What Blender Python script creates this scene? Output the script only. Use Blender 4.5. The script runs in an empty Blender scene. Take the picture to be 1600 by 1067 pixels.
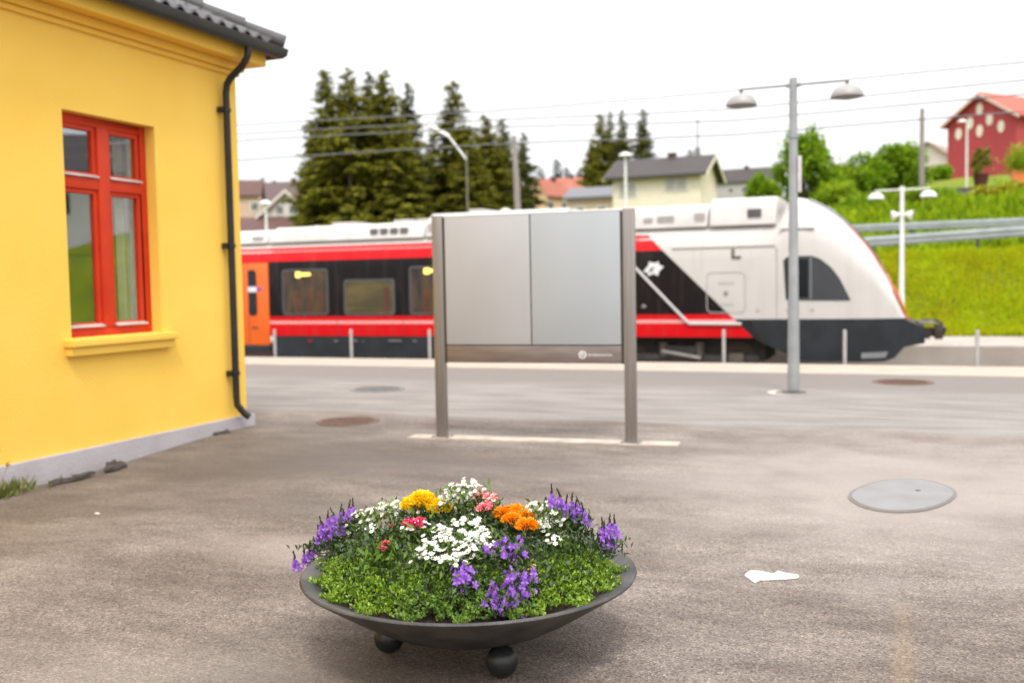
import bpy, bmesh, math, random
import numpy as np
from mathutils import Vector, Matrix

S = bpy.context.scene
COL = S.collection
R = math.radians

# ------------------------------------------------------------------ camera
IW, IH, FPX = 1600., 1067., 1556.
YAW, PITCH, ROLL = R(21.8), math.atan(92/1556.), 0.018
EYE = np.array([0, 0, 1.55])
FW = np.array([-math.sin(YAW)*math.cos(PITCH), math.cos(YAW)*math.cos(PITCH), -math.sin(PITCH)])
_r0 = np.array([math.cos(YAW), math.sin(YAW), 0.]); _u0 = np.cross(_r0, FW)
RT = _r0*math.cos(ROLL) - _u0*math.sin(ROLL)
UP = _u0*math.cos(ROLL) + _r0*math.sin(ROLL)
cd = bpy.data.cameras.new('camera'); cam = bpy.data.objects.new('camera', cd); COL.objects.link(cam)
cam.matrix_world = Matrix(((RT[0], UP[0], -FW[0], EYE[0]), (RT[1], UP[1], -FW[1], EYE[1]), (RT[2], UP[2], -FW[2], EYE[2]), (0, 0, 0, 1)))
cd.sensor_width = 36; cd.lens = 36*FPX/IW; cd.clip_end = 3000; cd.clip_start = .05
cd.dof.use_dof = True; cd.dof.focus_distance = 4.15; cd.dof.aperture_fstop = 1.7
S.camera = cam

# ------------------------------------------------------------------ sky, sun, exposure
SUN_EL, SUN_AZ = R(58), R(150)            # azimuth: clockwise from +Y
w = bpy.data.worlds.new('World'); S.world = w; w.use_nodes = True
nt = w.node_tree; nt.nodes.clear()
out = nt.nodes.new('ShaderNodeOutputWorld'); bg = nt.nodes.new('ShaderNodeBackground')
sky = nt.nodes.new('ShaderNodeTexSky'); sky.sky_type = 'NISHITA'; sky.sun_disc = False
sky.sun_elevation = SUN_EL; sky.sun_rotation = SUN_AZ; sky.dust_density = 3; sky.air_density = 1
hs = nt.nodes.new('ShaderNodeHueSaturation'); hs.inputs['Saturation'].default_value = .25
mx = nt.nodes.new('ShaderNodeMix'); mx.data_type = 'RGBA'; mx.inputs[0].default_value = .8
tc = nt.nodes.new('ShaderNodeTexCoord'); mp = nt.nodes.new('ShaderNodeMapping'); mp.inputs['Scale'].default_value = (1, 1, 3)
no = nt.nodes.new('ShaderNodeTexNoise'); no.inputs['Scale'].default_value = 1.6; no.inputs['Detail'].default_value = 5
cr = nt.nodes.new('ShaderNodeValToRGB')
cr.color_ramp.elements[0].position = .3; cr.color_ramp.elements[0].color = (9.0, 9.05, 9.3, 1)
cr.color_ramp.elements[1].position = .7; cr.color_ramp.elements[1].color = (11, 11, 11.1, 1)
nt.links.new(tc.outputs['Generated'], mp.inputs[0]); nt.links.new(mp.outputs[0], no.inputs['Vector'])
nt.links.new(no.outputs['Fac'], cr.inputs[0])
nt.links.new(sky.outputs[0], hs.inputs['Color']); nt.links.new(hs.outputs[0], mx.inputs[6]); nt.links.new(cr.outputs[0], mx.inputs[7])
# overcast dome: the zenith is about three times as bright as the horizon
sx_ = nt.nodes.new('ShaderNodeSeparateXYZ'); nt.links.new(tc.outputs['Generated'], sx_.inputs[0])
gr = nt.nodes.new('ShaderNodeMapRange'); gr.inputs[1].default_value = 0; gr.inputs[2].default_value = 1; gr.inputs[3].default_value = .50; gr.inputs[4].default_value = 1.6
nt.links.new(sx_.outputs[2], gr.inputs[0])
vm = nt.nodes.new('ShaderNodeVectorMath'); vm.operation = 'SCALE'; nt.links.new(mx.outputs[2], vm.inputs[0]); nt.links.new(gr.outputs[0], vm.inputs['Scale'])
nt.links.new(vm.outputs[0], bg.inputs[0]); bg.inputs[1].default_value = .1
nt.links.new(bg.outputs[0], out.inputs[0])
sl = bpy.data.lights.new('sun', 'SUN'); sl.energy = 1.0; sl.angle = R(14); sl.color = (1, .95, .86)
so = bpy.data.objects.new('sun', sl); COL.objects.link(so)
so.rotation_euler = (math.pi/2 - SUN_EL, 0, math.pi - SUN_AZ)
S.view_settings.view_transform = 'Standard'; S.view_settings.look = 'None'
S.view_settings.exposure = 1.08; S.view_settings.gamma = 1
S.cycles.max_bounces = 8; S.cycles.transparent_max_bounces = 12

# ------------------------------------------------------------------ helpers
def ray(x, y): return FW + RT*(x-IW/2)/FPX - UP*(y-IH/2)/FPX
def _pl(x, y, ax, v):
    d = ray(x, y); t = (v-EYE[ax])/d[ax]; return Vector(EYE + d*t)
def atX(x, y, v): return _pl(x, y, 0, v)
def atY(x, y, v): return _pl(x, y, 1, v)
def atZ(x, y, v=0.): return _pl(x, y, 2, v)
def atD(x, y, d): return Vector(EYE + ray(x, y)*d)
def sstep(a, b, t):
    t = np.clip((t-a)/(b-a), 0, 1); return t*t*(3-2*t)

_mats = {}
def mat(name, col, rough=.6, metal=0., col2=None, scale=8., bump=0., bscale=None, spec=.5, coat=0., island=0., detail=4., emit=None, stretch=None, trans=0.):
    """procedural principled material: noise between two colours, optional bump, optional per-island variation"""
    if name in _mats: return _mats[name]
    m = bpy.data.materials.new(name); m.use_nodes = True; n = m.node_tree; b = n.nodes['Principled BSDF']
    b.inputs['Roughness'].default_value = rough; b.inputs['Metallic'].default_value = metal
    b.inputs['Specular IOR Level'].default_value = spec; b.inputs['Coat Weight'].default_value = coat
    c1 = (*col, 1); c2 = (*(col2 if col2 else tuple(c*.82 for c in col)), 1)
    t = n.nodes.new('ShaderNodeTexCoord'); vec = t.outputs['Object']
    if stretch:
        q = n.nodes.new('ShaderNodeMapping'); q.inputs['Scale'].default_value = stretch; n.links.new(vec, q.inputs[0]); vec = q.outputs[0]
    z = n.nodes.new('ShaderNodeTexNoise'); z.inputs['Scale'].default_value = scale; z.inputs['Detail'].default_value = detail
    n.links.new(vec, z.inputs['Vector'])
    r = n.nodes.new('ShaderNodeValToRGB'); r.color_ramp.elements[0].position = .32; r.color_ramp.elements[1].position = .68
    r.color_ramp.elements[0].color = c1; r.color_ramp.elements[1].color = c2
    if island:
        gq = n.nodes.new('ShaderNodeNewGeometry'); ma = n.nodes.new('ShaderNodeMix'); ma.inputs[0].default_value = island
        n.links.new(z.outputs['Fac'], ma.inputs[2]); n.links.new(gq.outputs['Random Per Island'], ma.inputs[3]); n.links.new(ma.outputs[0], r.inputs[0])
    else: n.links.new(z.outputs['Fac'], r.inputs[0])
    n.links.new(r.outputs[0], b.inputs['Base Color'])
    if bump:
        z2 = n.nodes.new('ShaderNodeTexNoise'); z2.inputs['Scale'].default_value = bscale or scale*4; z2.inputs['Detail'].default_value = 4
        n.links.new(t.outputs['Object'], z2.inputs['Vector'])
        bp = n.nodes.new('ShaderNodeBump'); bp.inputs['Strength'].default_value = bump; bp.inputs['Distance'].default_value = .02
        n.links.new(z2.outputs['Fac'], bp.inputs['Height']); n.links.new(bp.outputs[0], b.inputs['Normal'])
    if emit:
        b.inputs['Emission Color'].default_value = (*emit[0], 1); b.inputs['Emission Strength'].default_value = emit[1]
    if trans:
        o = n.nodes['Material Output']; tr = n.nodes.new('ShaderNodeBsdfTranslucent'); ms = n.nodes.new('ShaderNodeMixShader'); ms.inputs[0].default_value = trans
        n.links.new(r.outputs[0], tr.inputs[0]); n.links.new(b.outputs[0], ms.inputs[1]); n.links.new(tr.outputs[0], ms.inputs[2]); n.links.new(ms.outputs[0], o.inputs[0])
    _mats[name] = m; return m

def tag(o, label=None, cat=None, group=None, kind=None):
    if label: o['label'] = label
    if cat: o['category'] = cat
    if group: o['group'] = group
    if kind: o['kind'] = kind
    return o
def thing(name, loc, label, cat, group=None, rz=0.):
    o = bpy.data.objects.new(name, None); COL.objects.link(o); o.empty_display_size = .2
    o.location = loc; o.rotation_euler = (0, 0, rz); return tag(o, label, cat, group)

class B:
    """collects shapes in one bmesh; done() links them as one mesh object"""
    def __init__(s): s.bm = bmesh.new()
    def box(s, x0, x1, y0, y1, z0, z1, mi=0, M=None):
        vs = [s.bm.verts.new((x, y, z)) for x in (x0, x1) for y in (y0, y1) for z in (z0, z1)]
        if M is not None:
            for v in vs: v.co = M @ v.co
        for f in ((0, 1, 3, 2), (4, 6, 7, 5), (0, 4, 5, 1), (2, 3, 7, 6), (0, 2, 6, 4), (1, 5, 7, 3)):
            s.bm.faces.new([vs[i] for i in f]).material_index = mi
        return s
    def tube(s, pts, rad, n=10, mi=0, cap=True):
        pts = [Vector(p) for p in pts]; rads = rad if isinstance(rad, (list, tuple)) else [rad]*len(pts)
        rings = []; e1 = None
        for i, p in enumerate(pts):
            d = (pts[min(i+1, len(pts)-1)] - pts[max(i-1, 0)]).normalized()
            if e1 is None: e1 = d.cross(Vector((0, 0, 1)) if abs(d.z) < .9 else Vector((1, 0, 0))).normalized()
            e1 = (e1 - d*e1.dot(d)).normalized(); e2 = d.cross(e1)      # carried along, so bends do not twist
            rings.append([s.bm.verts.new(p + (e1*math.cos(2*math.pi*k/n) + e2*math.sin(2*math.pi*k/n))*rads[i]) for k in range(n)])
        for A, C in zip(rings, rings[1:]):
            for k in range(n):
                f = s.bm.faces.new((A[k], A[(k+1) % n], C[(k+1) % n], C[k])); f.material_index = mi; f.smooth = True
        if cap:
            s.bm.faces.new(rings[0]).material_index = mi; s.bm.faces.new(rings[-1]).material_index = mi
        return s
    def lathe(s, prof, n=32, c=(0, 0, 0), mi=0, sx=1., sy=1.):
        rings = []
        for r_, z_ in prof:
            if r_ < 1e-6: rings.append([s.bm.verts.new((c[0], c[1], c[2]+z_))])
            else: rings.append([s.bm.verts.new((c[0]+r_*sx*math.cos(2*math.pi*k/n), c[1]+r_*sy*math.sin(2*math.pi*k/n), c[2]+z_)) for k in range(n)])
        for A, C in zip(rings, rings[1:]):
            for k in range(n):
                q = [A[k % len(A)], A[(k+1) % len(A)], C[(k+1) % len(C)], C[k % len(C)]]
                u = []
                for v in q:
                    if v not in u: u.append(v)
                if len(u) > 2:
                    f = s.bm.faces.new(u); f.smooth = True; f.material_index = mi
        return s
    def prism(s, poly, off, mi=0):
        """poly: 3-D points of one face; off: the vector it is extruded along"""
        off = Vector(off); a = [s.bm.verts.new(p) for p in poly]; b = [s.bm.verts.new(Vector(p)+off) for p in poly]; n = len(a)
        s.bm.faces.new(a).material_index = mi; s.bm.faces.new(b[::-1]).material_index = mi
        for i in range(n): s.bm.faces.new((a[i], b[i], b[(i+1) % n], a[(i+1) % n])).material_index = mi
        return s
    def loft(s, rings, mi=0, smooth=True, caps=True, closed=True):
        rs = [[s.bm.verts.new(p) for p in r_] for r_ in rings]; n = len(rs[0])
        for A, C in zip(rs, rs[1:]):
            for k in range(n if closed else n-1):
                f = s.bm.faces.new((A[k], A[(k+1) % n], C[(k+1) % n], C[k])); f.smooth = smooth; f.material_index = mi
        if caps:
            s.bm.faces.new(rs[0]).material_index = mi; s.bm.faces.new(rs[-1]).material_index = mi
        return s
    def sphere(s, c, r_, n=20, sz=1., mi=0):
        m = n//2
        return s.lathe([(r_*math.sin(math.pi*i/m), -r_*sz*math.cos(math.pi*i/m)) for i in range(m+1)], n, c, mi)
    def done(s, name, mats, parent=None, org=None, bevel=0., seg=2, sharp=35):
        bm = s.bm
        bmesh.ops.remove_doubles(bm, verts=bm.verts, dist=1e-6)
        if org is not None: bmesh.ops.translate(bm, verts=bm.verts, vec=-Vector(org))
        bmesh.ops.recalc_face_normals(bm, faces=bm.faces)
        if bevel:
            ed = [e for e in bm.edges if len(e.link_faces) == 2 and e.calc_face_angle(0) > R(30)]
            rb = bmesh.ops.bevel(bm, geom=ed, offset=bevel, segments=seg, profile=.6, affect='EDGES', clamp_overlap=True)
        me = bpy.data.meshes.new(name); bm.to_mesh(me); bm.free()
        for m in (mats if isinstance(mats, (list, tuple)) else [mats]): me.materials.append(m)
        me.set_sharp_from_angle(angle=R(sharp))
        o = bpy.data.objects.new(name, me); COL.objects.link(o)
        if parent: o.parent = parent
        return o

class Leaves:
    """many small folded leaves in one mesh"""
    def __init__(s): s.v = []; s.f = []; s.n = 0; s.mi = []
    def add(s, P, D, U, L, W, fold=.25, mi=0):
        P = np.asarray(P, float); n = len(P)
        if not n: return s
        D = D/np.linalg.norm(D, axis=1, keepdims=True)
        Sd = np.cross(D, U); Sd /= (np.linalg.norm(Sd, axis=1, keepdims=True)+1e-9); N = np.cross(Sd, D)
        L = np.broadcast_to(np.asarray(L, float), (n,))[:, None]; W = np.broadcast_to(np.asarray(W, float), (n,))[:, None]
        m = P + D*L*.5 + N*W*fold
        V = np.stack([P, m+Sd*W*.5, P+D*L, m-Sd*W*.5], 1).reshape(-1, 3)
        i = s.n + 4*np.arange(n)
        F = np.stack([np.stack([i, i+1, i+2], 1), np.stack([i, i+2, i+3], 1)], 1).reshape(-1, 3)
        s.v.append(V); s.f.append(F); s.n += 4*n; s.mi.append(np.full(2*n, mi)); return s
    def done(s, name, mats, parent=None, org=None):
        V = np.concatenate(s.v); F = np.concatenate(s.f)
        if org is not None: V = V - np.array(org)
        me = bpy.data.meshes.new(name); me.vertices.add(len(V)); me.vertices.foreach_set('co', V.ravel())
        me.loops.add(F.size); me.loops.foreach_set('vertex_index', F.ravel()); me.polygons.add(len(F))
        me.polygons.foreach_set('loop_start', np.arange(0, F.size, 3)); me.polygons.foreach_set('loop_total', np.full(len(F), 3))
        me.polygons.foreach_set('material_index', np.concatenate(s.mi).astype(np.int32))
        me.update(calc_edges=True); me.validate()
        for m in (mats if isinstance(mats, (list, tuple)) else [mats]): me.materials.append(m)
        o = bpy.data.objects.new(name, me); COL.objects.link(o)
        if parent: o.parent = parent
        return o

def copy_tree(o, parent=None):
    c = o.copy(); COL.objects.link(c)
    if parent: c.parent = parent
    for ch in list(o.children): copy_tree(ch, c)
    return c

def grid_mesh(name, xs, ys, zf, m, label=None, kind='structure'):
    X, Y = np.meshgrid(xs, ys); Z = zf(X, Y); nx, ny = len(xs), len(ys)
    V = np.stack([X, Y, Z], 2).reshape(-1, 3)
    idx = np.arange(nx*ny).reshape(ny, nx)
    F = np.stack([idx[:-1, :-1], idx[:-1, 1:], idx[1:, 1:], idx[1:, :-1]], 2).reshape(-1, 4)
    me = bpy.data.meshes.new(name); me.from_pydata(V.tolist(), [], F.tolist()); me.materials.append(m); me.shade_smooth()
    o = bpy.data.objects.new(name, me); COL.objects.link(o); o['kind'] = kind; return o

# ------------------------------------------------------------------ ground materials
def asphalt_mat():
    m = bpy.data.materials.new('asphalt'); m.use_nodes = True; n = m.node_tree; b = n.nodes['Principled BSDF']; L = n.links.new
    t = n.nodes.new('ShaderNodeTexCoord'); ob = t.outputs['Object']
    def noise(sc, det=4, st=None, rough=.55):
        z = n.nodes.new('ShaderNodeTexNoise'); z.inputs['Scale'].default_value = sc; z.inputs['Detail'].default_value = det; z.inputs['Roughness'].default_value = rough
        if st:
            q = n.nodes.new('ShaderNodeMapping'); q.inputs['Scale'].default_value = st[:3]; q.inputs['Rotation'].default_value[2] = st[3]; L(ob, q.inputs[0]); L(q.outputs[0], z.inputs[0])
        else: L(ob, z.inputs[0])
        return z.outputs['Fac']
    def ramp(x, stops):
        r = n.nodes.new('ShaderNodeValToRGB'); e = r.color_ramp.elements
        while len(e) < len(stops): e.new(.5)
        for k, (p, c) in enumerate(stops): e[k].position = p; e[k].color = (*c, 1) if isinstance(c, tuple) else (c, c, c, 1)
        L(x, r.inputs[0]); return r.outputs[0]
    def mix(a, c, fac, mode='MIX'):
        q = n.nodes.new('ShaderNodeMix'); q.data_type = 'RGBA'; q.blend_type = mode
        for s_, v in ((0, fac), (6, a), (7, c)):
            if hasattr(v, 'is_linked') or isinstance(v, bpy.types.NodeSocket): L(v, q.inputs[s_])
            else: q.inputs[s_].default_value = v if s_ == 0 else (*v, 1)
        return q.outputs[2]
    # worn patches, large and streaky; lighter dusty zones; dark resurfaced strip further out
    base = ramp(noise(.55, 6, (1, 2.2, 1, R(20))), [(.28, (.104, .079, .063)), (.5, (.172, .139, .117)), (.74, (.262, .222, .192))])
    mid = ramp(noise(2.3, 6, (1, 2.8, 1, R(14)), .65), [(.28, .72), (.72, 1.22)])
    base = mix(base, mid, 1., 'MULTIPLY')
    fine = ramp(noise(22, 4, None, .7), [(.3, .86), (.7, 1.14)])
    base = mix(base, fine, 1., 'MULTIPLY')
    vo = n.nodes.new('ShaderNodeTexVoronoi'); vo.inputs['Scale'].default_value = 122; L(ob, vo.inputs['Vector'])
    bw = n.nodes.new('ShaderNodeSeparateColor'); L(vo.outputs['Color'], bw.inputs[0])
    agg = ramp(bw.outputs[0], [(0, .42), (.35, .84), (.75, 1.06), (.93, 1.22), (1, 1.75)])
    base = mix(base, agg, 1., 'MULTIPLY')
    sp = n.nodes.new('ShaderNodeSeparateXYZ'); L(ob, sp.inputs[0])
    wob = noise(.8, 3)
    ad = n.nodes.new('ShaderNodeMath'); ad.operation = 'MULTIPLY_ADD'; ad.inputs[1].default_value = .9; L(wob, ad.inputs[0]); L(sp.outputs[1], ad.inputs[2])
    far = ramp_y = n.nodes.new('ShaderNodeMapRange'); far.inputs[1].default_value = 10.7; far.inputs[2].default_value = 11.1; L(ad.outputs[0], far.inputs[0])
    farcol = ramp(noise(.8, 5, (1, 5, 1, 0)), [(.33, (.165, .146, .132)), (.67, (.25, .226, .208))])
    farcol = mix(farcol, fine, .8, 'MULTIPLY')
    base = mix(base, farcol, far.outputs[0])
    f2 = n.nodes.new('ShaderNodeMapRange'); f2.inputs[1].default_value = 14.4; f2.inputs[2].default_value = 15.1; L(ad.outputs[0], f2.inputs[0])
    base = mix(base, mix((.170, .148, .132), fine, .6, 'MULTIPLY'), f2.outputs[0])
    # pale dusty area in the right middle distance
    def blob(cx, cy, rx, ry, s0=.2):
        q = n.nodes.new('ShaderNodeMapping'); q.vector_type = 'POINT'; q.inputs['Location'].default_value = (-cx/rx, -cy/ry, 0); q.inputs['Scale'].default_value = (1/rx, 1/ry, 0); L(ob, q.inputs[0])
        ln = n.nodes.new('ShaderNodeVectorMath'); ln.operation = 'LENGTH'; L(q.outputs[0], ln.inputs[0])
        a2 = n.nodes.new('ShaderNodeMath'); a2.operation = 'MULTIPLY_ADD'; a2.inputs[1].default_value = 1.2; L(noise(1.7, 5), a2.inputs[0]); L(ln.outputs['Value'], a2.inputs[2])
        r_ = n.nodes.new('ShaderNodeMapRange'); r_.inputs[1].default_value = 1.7; r_.inputs[2].default_value = .9; r_.inputs[3].default_value = 0; r_.inputs[4].default_value = s0; L(a2.outputs[0], r_.inputs[0]); return r_.outputs[0]
    base = mix(base, (.33, .29, .26), blob(-.1, 8.0, 2.4, 2.6, .62))
    base = mix(base, (.31, .27, .235), blob(-2.4, 2.6, 1.6, 1.1, .3))
    base = mix(base, (.085, .068, .055), blob(-5.6, 7.4, 1.9, 2.3, .7))
    base = mix(base, (.11, .095, .088), blob(-3.4, 7.6, 2.0, .7, .6))
    base = mix(base, (.075, .062, .053), blob(-2.0, 3.0, 1.0, .5, .35))
    base = mix(base, (.30, .25, .215), blob(-3.3, 4.9, .9, .35, .45))
    base = mix(base, (.095, .078, .066), blob(-4.0, 5.9, 1.3, .4, .45))
    base = mix(base, (.36, .23, .12), blob(-.02, 4.25, .06, .75, .16))
    L(base, b.inputs['Base Color']); b.inputs['Roughness'].default_value = .82; b.inputs['Specular IOR Level'].default_value = .35
    bp = n.nodes.new('ShaderNodeBump'); bp.inputs['Strength'].default_value = .55; bp.inputs['Distance'].default_value = .004
    L(vo.outputs['Distance'], bp.inputs['Height']); L(bp.outputs[0], b.inputs['Normal'])
    return m

def forecourt_z(X, Y):
    return -.09*sstep(-4.2, -6.4, X)*sstep(9.0, 6.4, Y)*1.0 + .006*np.sin(X*2.1+Y)*np.sin(Y*1.7)*sstep(-7, -5.5, X)
xs = np.unique(np.concatenate([np.linspace(-60, -9, 18), np.arange(-9, 4.01, .2), np.linspace(4.5, 40, 16)]))
ys = np.unique(np.concatenate([np.linspace(-12, 1.9, 10), np.arange(2, 12.01, .2), np.linspace(12.5, 16.65, 8)]))
grid_mesh('forecourt', xs, ys, forecourt_z, asphalt_mat())
conc = mat('pale_concrete', (.40, .335, .27), .85, col2=(.32, .265, .21), scale=1.5, bump=.2, stretch=(1, 4, 1))
b = B(); b.box(-60, 40, 16.65, 18.4, -.9, .004); b.done('platform', conc)['kind'] = 'structure'
gravel = mat('track_gravel', (.12, .10, .085), .95, col2=(.2, .17, .15), scale=9, bump=.6)
b = B(); b.box(-80, 60, 18.4, 26.2, -1.2, -.85); b.done('track_bed', gravel)['kind'] = 'structure'
b = B(); b.box(-80, 60, 26.2, 30.4, -1.2, -.17); b.done('far_platform', mat('far_platform_concrete', (.40, .35, .31), .9, col2=(.30, .26, .225), scale=1.2, bump=.2))['kind'] = 'structure'
for yy in (19.46, 20.94, 22.96, 24.44):
    b = B(); b.box(-80, 60, yy-.035, yy+.035, -.85, -.69); tag(b.done('rail', mat('rail_steel', (.2, .13, .09), .5, .6)), kind='structure')

# terrain beyond the tracks
def terr(X, Y):
    rx = sstep(-9, -3, X)
    z = -.2 + 2.38*rx*sstep(30.6, 34.3, Y) + rx*.045*np.clip(X, -5, 20)*sstep(30.6, 34.3, Y)
    z = z + (1.2 + .9*rx)*sstep(40, 47, Y)*rx
    z = z + 3.9*sstep(48, 80, Y)*sstep(-14, 2, X)
    z = z + 3.*sstep(45, 120, Y)*(1-sstep(-14, 2, X)) + 6*sstep(120, 400, Y)
    return z + .06*np.sin(X*1.3+.7*Y)*np.sin(Y*1.1)*rx*sstep(31, 33, Y)
def terrz(x, y): return float(terr(np.array(float(x)), np.array(float(y))))
grass = mat('meadow_grass', (.17, .205, .012), .9, col2=(.105, .145, .012), scale=.55, detail=8, bump=.7, bscale=14, spec=.1)
hx = np.unique(np.concatenate([np.linspace(-700, -60, 22), np.arange(-60, -12, 2.), np.arange(-12, 14, .4), np.arange(14, 60, 2.), np.linspace(60, 500, 12)]))
hy = np.unique(np.concatenate([np.arange(30.4, 48, .4), np.arange(48, 100, 2.), np.linspace(100, 1500, 40)]))
grid_mesh('hillside', hx, hy, terr, grass)
asph2 = mat('road_asphalt', (.12, .115, .112), .9, col2=(.16, .155, .15), scale=3)
rxs = np.arange(-2, 30, .5)
o_ = grid_mesh('road', rxs, np.arange(34.6, 39.6, .5), lambda X, Y: terr(X, np.full_like(X, 34.5))+.03, asph2)

# grass blades on the bank so that it does not read as a painted sheet
rs = np.random.RandomState(5)
n = 26000
gx = rs.uniform(-3, 9, n); gy = rs.uniform(30.5, 34.2, n); gz = terr(gx, gy)
lv = Leaves()
clump = np.sin(gx*2.3+gy*1.9)*np.sin(gx*.9-gy*2.7)
hh = rs.uniform(.08, .26, n)*(1+.5*clump)
lv.add(np.stack([gx, gy, gz], 1), np.stack([rs.normal(0, .35, n), rs.normal(0, .35, n)-.25, np.ones(n)], 1), np.stack([rs.normal(0, 1, n), -np.ones(n), np.zeros(n)], 1), hh, .05)
lv.done('bank_grass', mat('bank_grass_blades', (.46, .58, .012), .8, col2=(.46, .42, .012), scale=.55, island=.25, spec=.1, trans=.35))['kind'] = 'stuff'
n = 14000
gx = rs.uniform(-6, 9, n); gy = rs.uniform(39.8, 52, n); gz = terr(gx, gy)
lv = Leaves()
lv.add(np.stack([gx, gy, gz], 1), np.stack([rs.normal(0, .5, n), rs.normal(0, .5, n)-.25, np.ones(n)], 1), np.stack([rs.normal(0, 1, n), -np.ones(n), np.zeros(n)], 1), rs.uniform(.25, .8, n), .22)
lv.done('tall_weeds', mat('weed_leaves', (.36, .46, .014), .8, col2=(.18, .29, .012), scale=.6, island=.4, spec=.1, trans=.3))['kind'] = 'stuff'

# ------------------------------------------------------------------ the yellow station building
XW, YC = -6.9, 9.2                      # side wall plane, corner towards the track
yellow = mat('yellow_render', (.87, .562, .104), .85, col2=(.82, .500, .078), scale=.9, bump=.16, bscale=36, detail=6, spec=.25)
yellow2 = mat('yellow_woodwork', (.85, .51, .070), .6, col2=(.82, .475, .06), scale=2, spec=.3)
plinth_m = mat('grey_plinth_render', (.40, .37, .385), .9, col2=(.33, .30, .31), scale=2.2, bump=.3, bscale=30)
darkmetal = mat('dark_brown_metal', (.018, .015, .014), .36, .3, col2=(.030, .026, .023), scale=3)
tile_m = mat('charcoal_roof_tiles', (.055, .05, .052), .55, col2=(.085, .078, .08), scale=5, bump=.2)
redpaint = mat('red_window_paint', (.58, .042, .010), .55, col2=(.50, .032, .009), scale=4, spec=.25)
ORG = (XW, YC, 0)
bld = thing('station_building', ORG, 'yellow rendered station building with dark tiled roof and red window at the left', 'building')
WY0, WY1, WZ0, WZ1 = 6.74, 7.89, 1.125, 3.137        # window opening
b = B()
# side wall with an opening, 0.3 m thick; front wall to the track; far walls
T = .3
for (y0, y1, z0, z1) in ((-3, WY0, .13, 3.95), (WY1, YC, .13, 3.95), (WY0, WY1, .13, WZ0), (WY0, WY1, WZ1, 3.95)):
    b.box(XW-T, XW, y0, y1, z0, z1)
bmesh.ops.remove_doubles(b.bm, verts=b.bm.verts, dist=1e-5)
dup = [f for f in b.bm.faces if False]
b.done('wall', yellow, bld, ORG)
b = B(); b.box(-15, XW-T-.001, YC-T, YC-.002, .13, 3.95); b.box(-15, -14.7, -3, YC-T-.001, .13, 3.95); b.done('wall', yellow, bld, ORG)
b = B(); b.box(-15, XW+.05, -3, YC+.09, -.5, .13)
b.done('plinth', plinth_m, bld, ORG, bevel=.012)
# sill (two-step moulding)
b = B(); b.box(XW-.05, XW+.11, 6.645, 8.02, 1.05, 1.12); b.box(XW-.05, XW+.075, 6.665, 7.995, .97, 1.048)
b.done('window_sill', yellow, bld, ORG, bevel=.010)
# cornice: moulded bands under a boxed eave
def ring_band(b, d0, d1, z0, z1, X0=XW, Y0=YC):
    """a band along the side wall and round the corner along the track front"""
    b.prism([(X0+d0, -3, z0), (X0+d1, -3, z0), (X0+d1, -3, z1), (X0+d0, -3, z1)], (0, 3+Y0+d1, 0))
    b.prism([(X0+d0-.001, Y0+d0, z0), (X0+d0-.001, Y0+d1, z0), (X0+d0-.001, Y0+d1, z1), (X0+d0-.001, Y0+d0, z1)], (-8, 0, 0))
b = B(); ring_band(b, -.02, .035, 3.855, 3.905); ring_band(b, -.02, .075, 3.907, 3.985); b.done('cornice_moulding', yellow2, bld, ORG, bevel=.008)
b = B(); ring_band(b, -.02, .24, 3.987, 4.15); b.done('eave_box', yellow2, bld, ORG, bevel=.006)
# gutter: open half-round channel mitred at the corner, brackets
def gutter_prof(d): return [(d-.065, 4.19), (d-.055, 4.13), (d-.02, 4.10), (d+.02, 4.10), (d+.055, 4.13), (d+.065, 4.19), (d+.075, 4.20), (d+.075, 4.185), (d+.062, 4.12), (d+.025, 4.088), (d-.025, 4.088), (d-.062, 4.12), (d-.075, 4.19)]
gp = gutter_prof(.345)
b = B()
b.loft([[(XW+d, -3, z) for d, z in gp], [(XW+d, YC+d, z) for d, z in gp], [(-15, YC+d, z) for d, z in gp]], smooth=False)
b.done('gutter', darkmetal, bld, ORG)
b = B(); ring_band(b, .242, .262, 4.12, 4.235); b.done('gutter_board', mat('black_eave_board', (.02, .018, .017), .6), bld, ORG)
# hip roof with pantiles: wavy courses on the side slope, plain sheet on the track slope, hip caps
ED, EZ, SL = .335, 4.20, math.tan(R(27))
b = B()
nc = 14; cw = .21; cl = .34
for c in range(nc):
    u0, u1 = c*cl, (c+1)*cl+.03
    y1 = YC+ED-u0-.02
    ks = int((y1+3)/(cw/6))
    rowA = []; rowB = []; rowC = []
    for k in range(ks):
        y = y1 - k*cw/6
        ph = (k % 6)/6.
        wv = .034*(1-math.cos(2*math.pi*ph))/1.0 if ph < .84 else .012
        lim = YC+ED-u1
        rowA.append((XW+ED-u0, y, EZ+SL*u0+wv+.03)); rowC.append((XW+ED-u0+.004, y, EZ+SL*u0+wv+.002))
        rowB.append((XW+ED-u1, min(y, lim) if y > lim else y, EZ+SL*u1+wv))
    b.loft([rowC, rowA, rowB], smooth=True, caps=False, closed=False)
b.done('roof_tiles', tile_m, bld, ORG, sharp=50)
b = B()   # roof body below the tiles
b.prism([(XW+ED-.06, -3, EZ), (XW+ED-4.8, -3, EZ+SL*4.74), (-15, -3, EZ+SL*4.74), (-15, -3, EZ)], (0, .01, 0))
P0 = (XW+ED-.04, YC+ED-.04, EZ-.02); 
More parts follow.
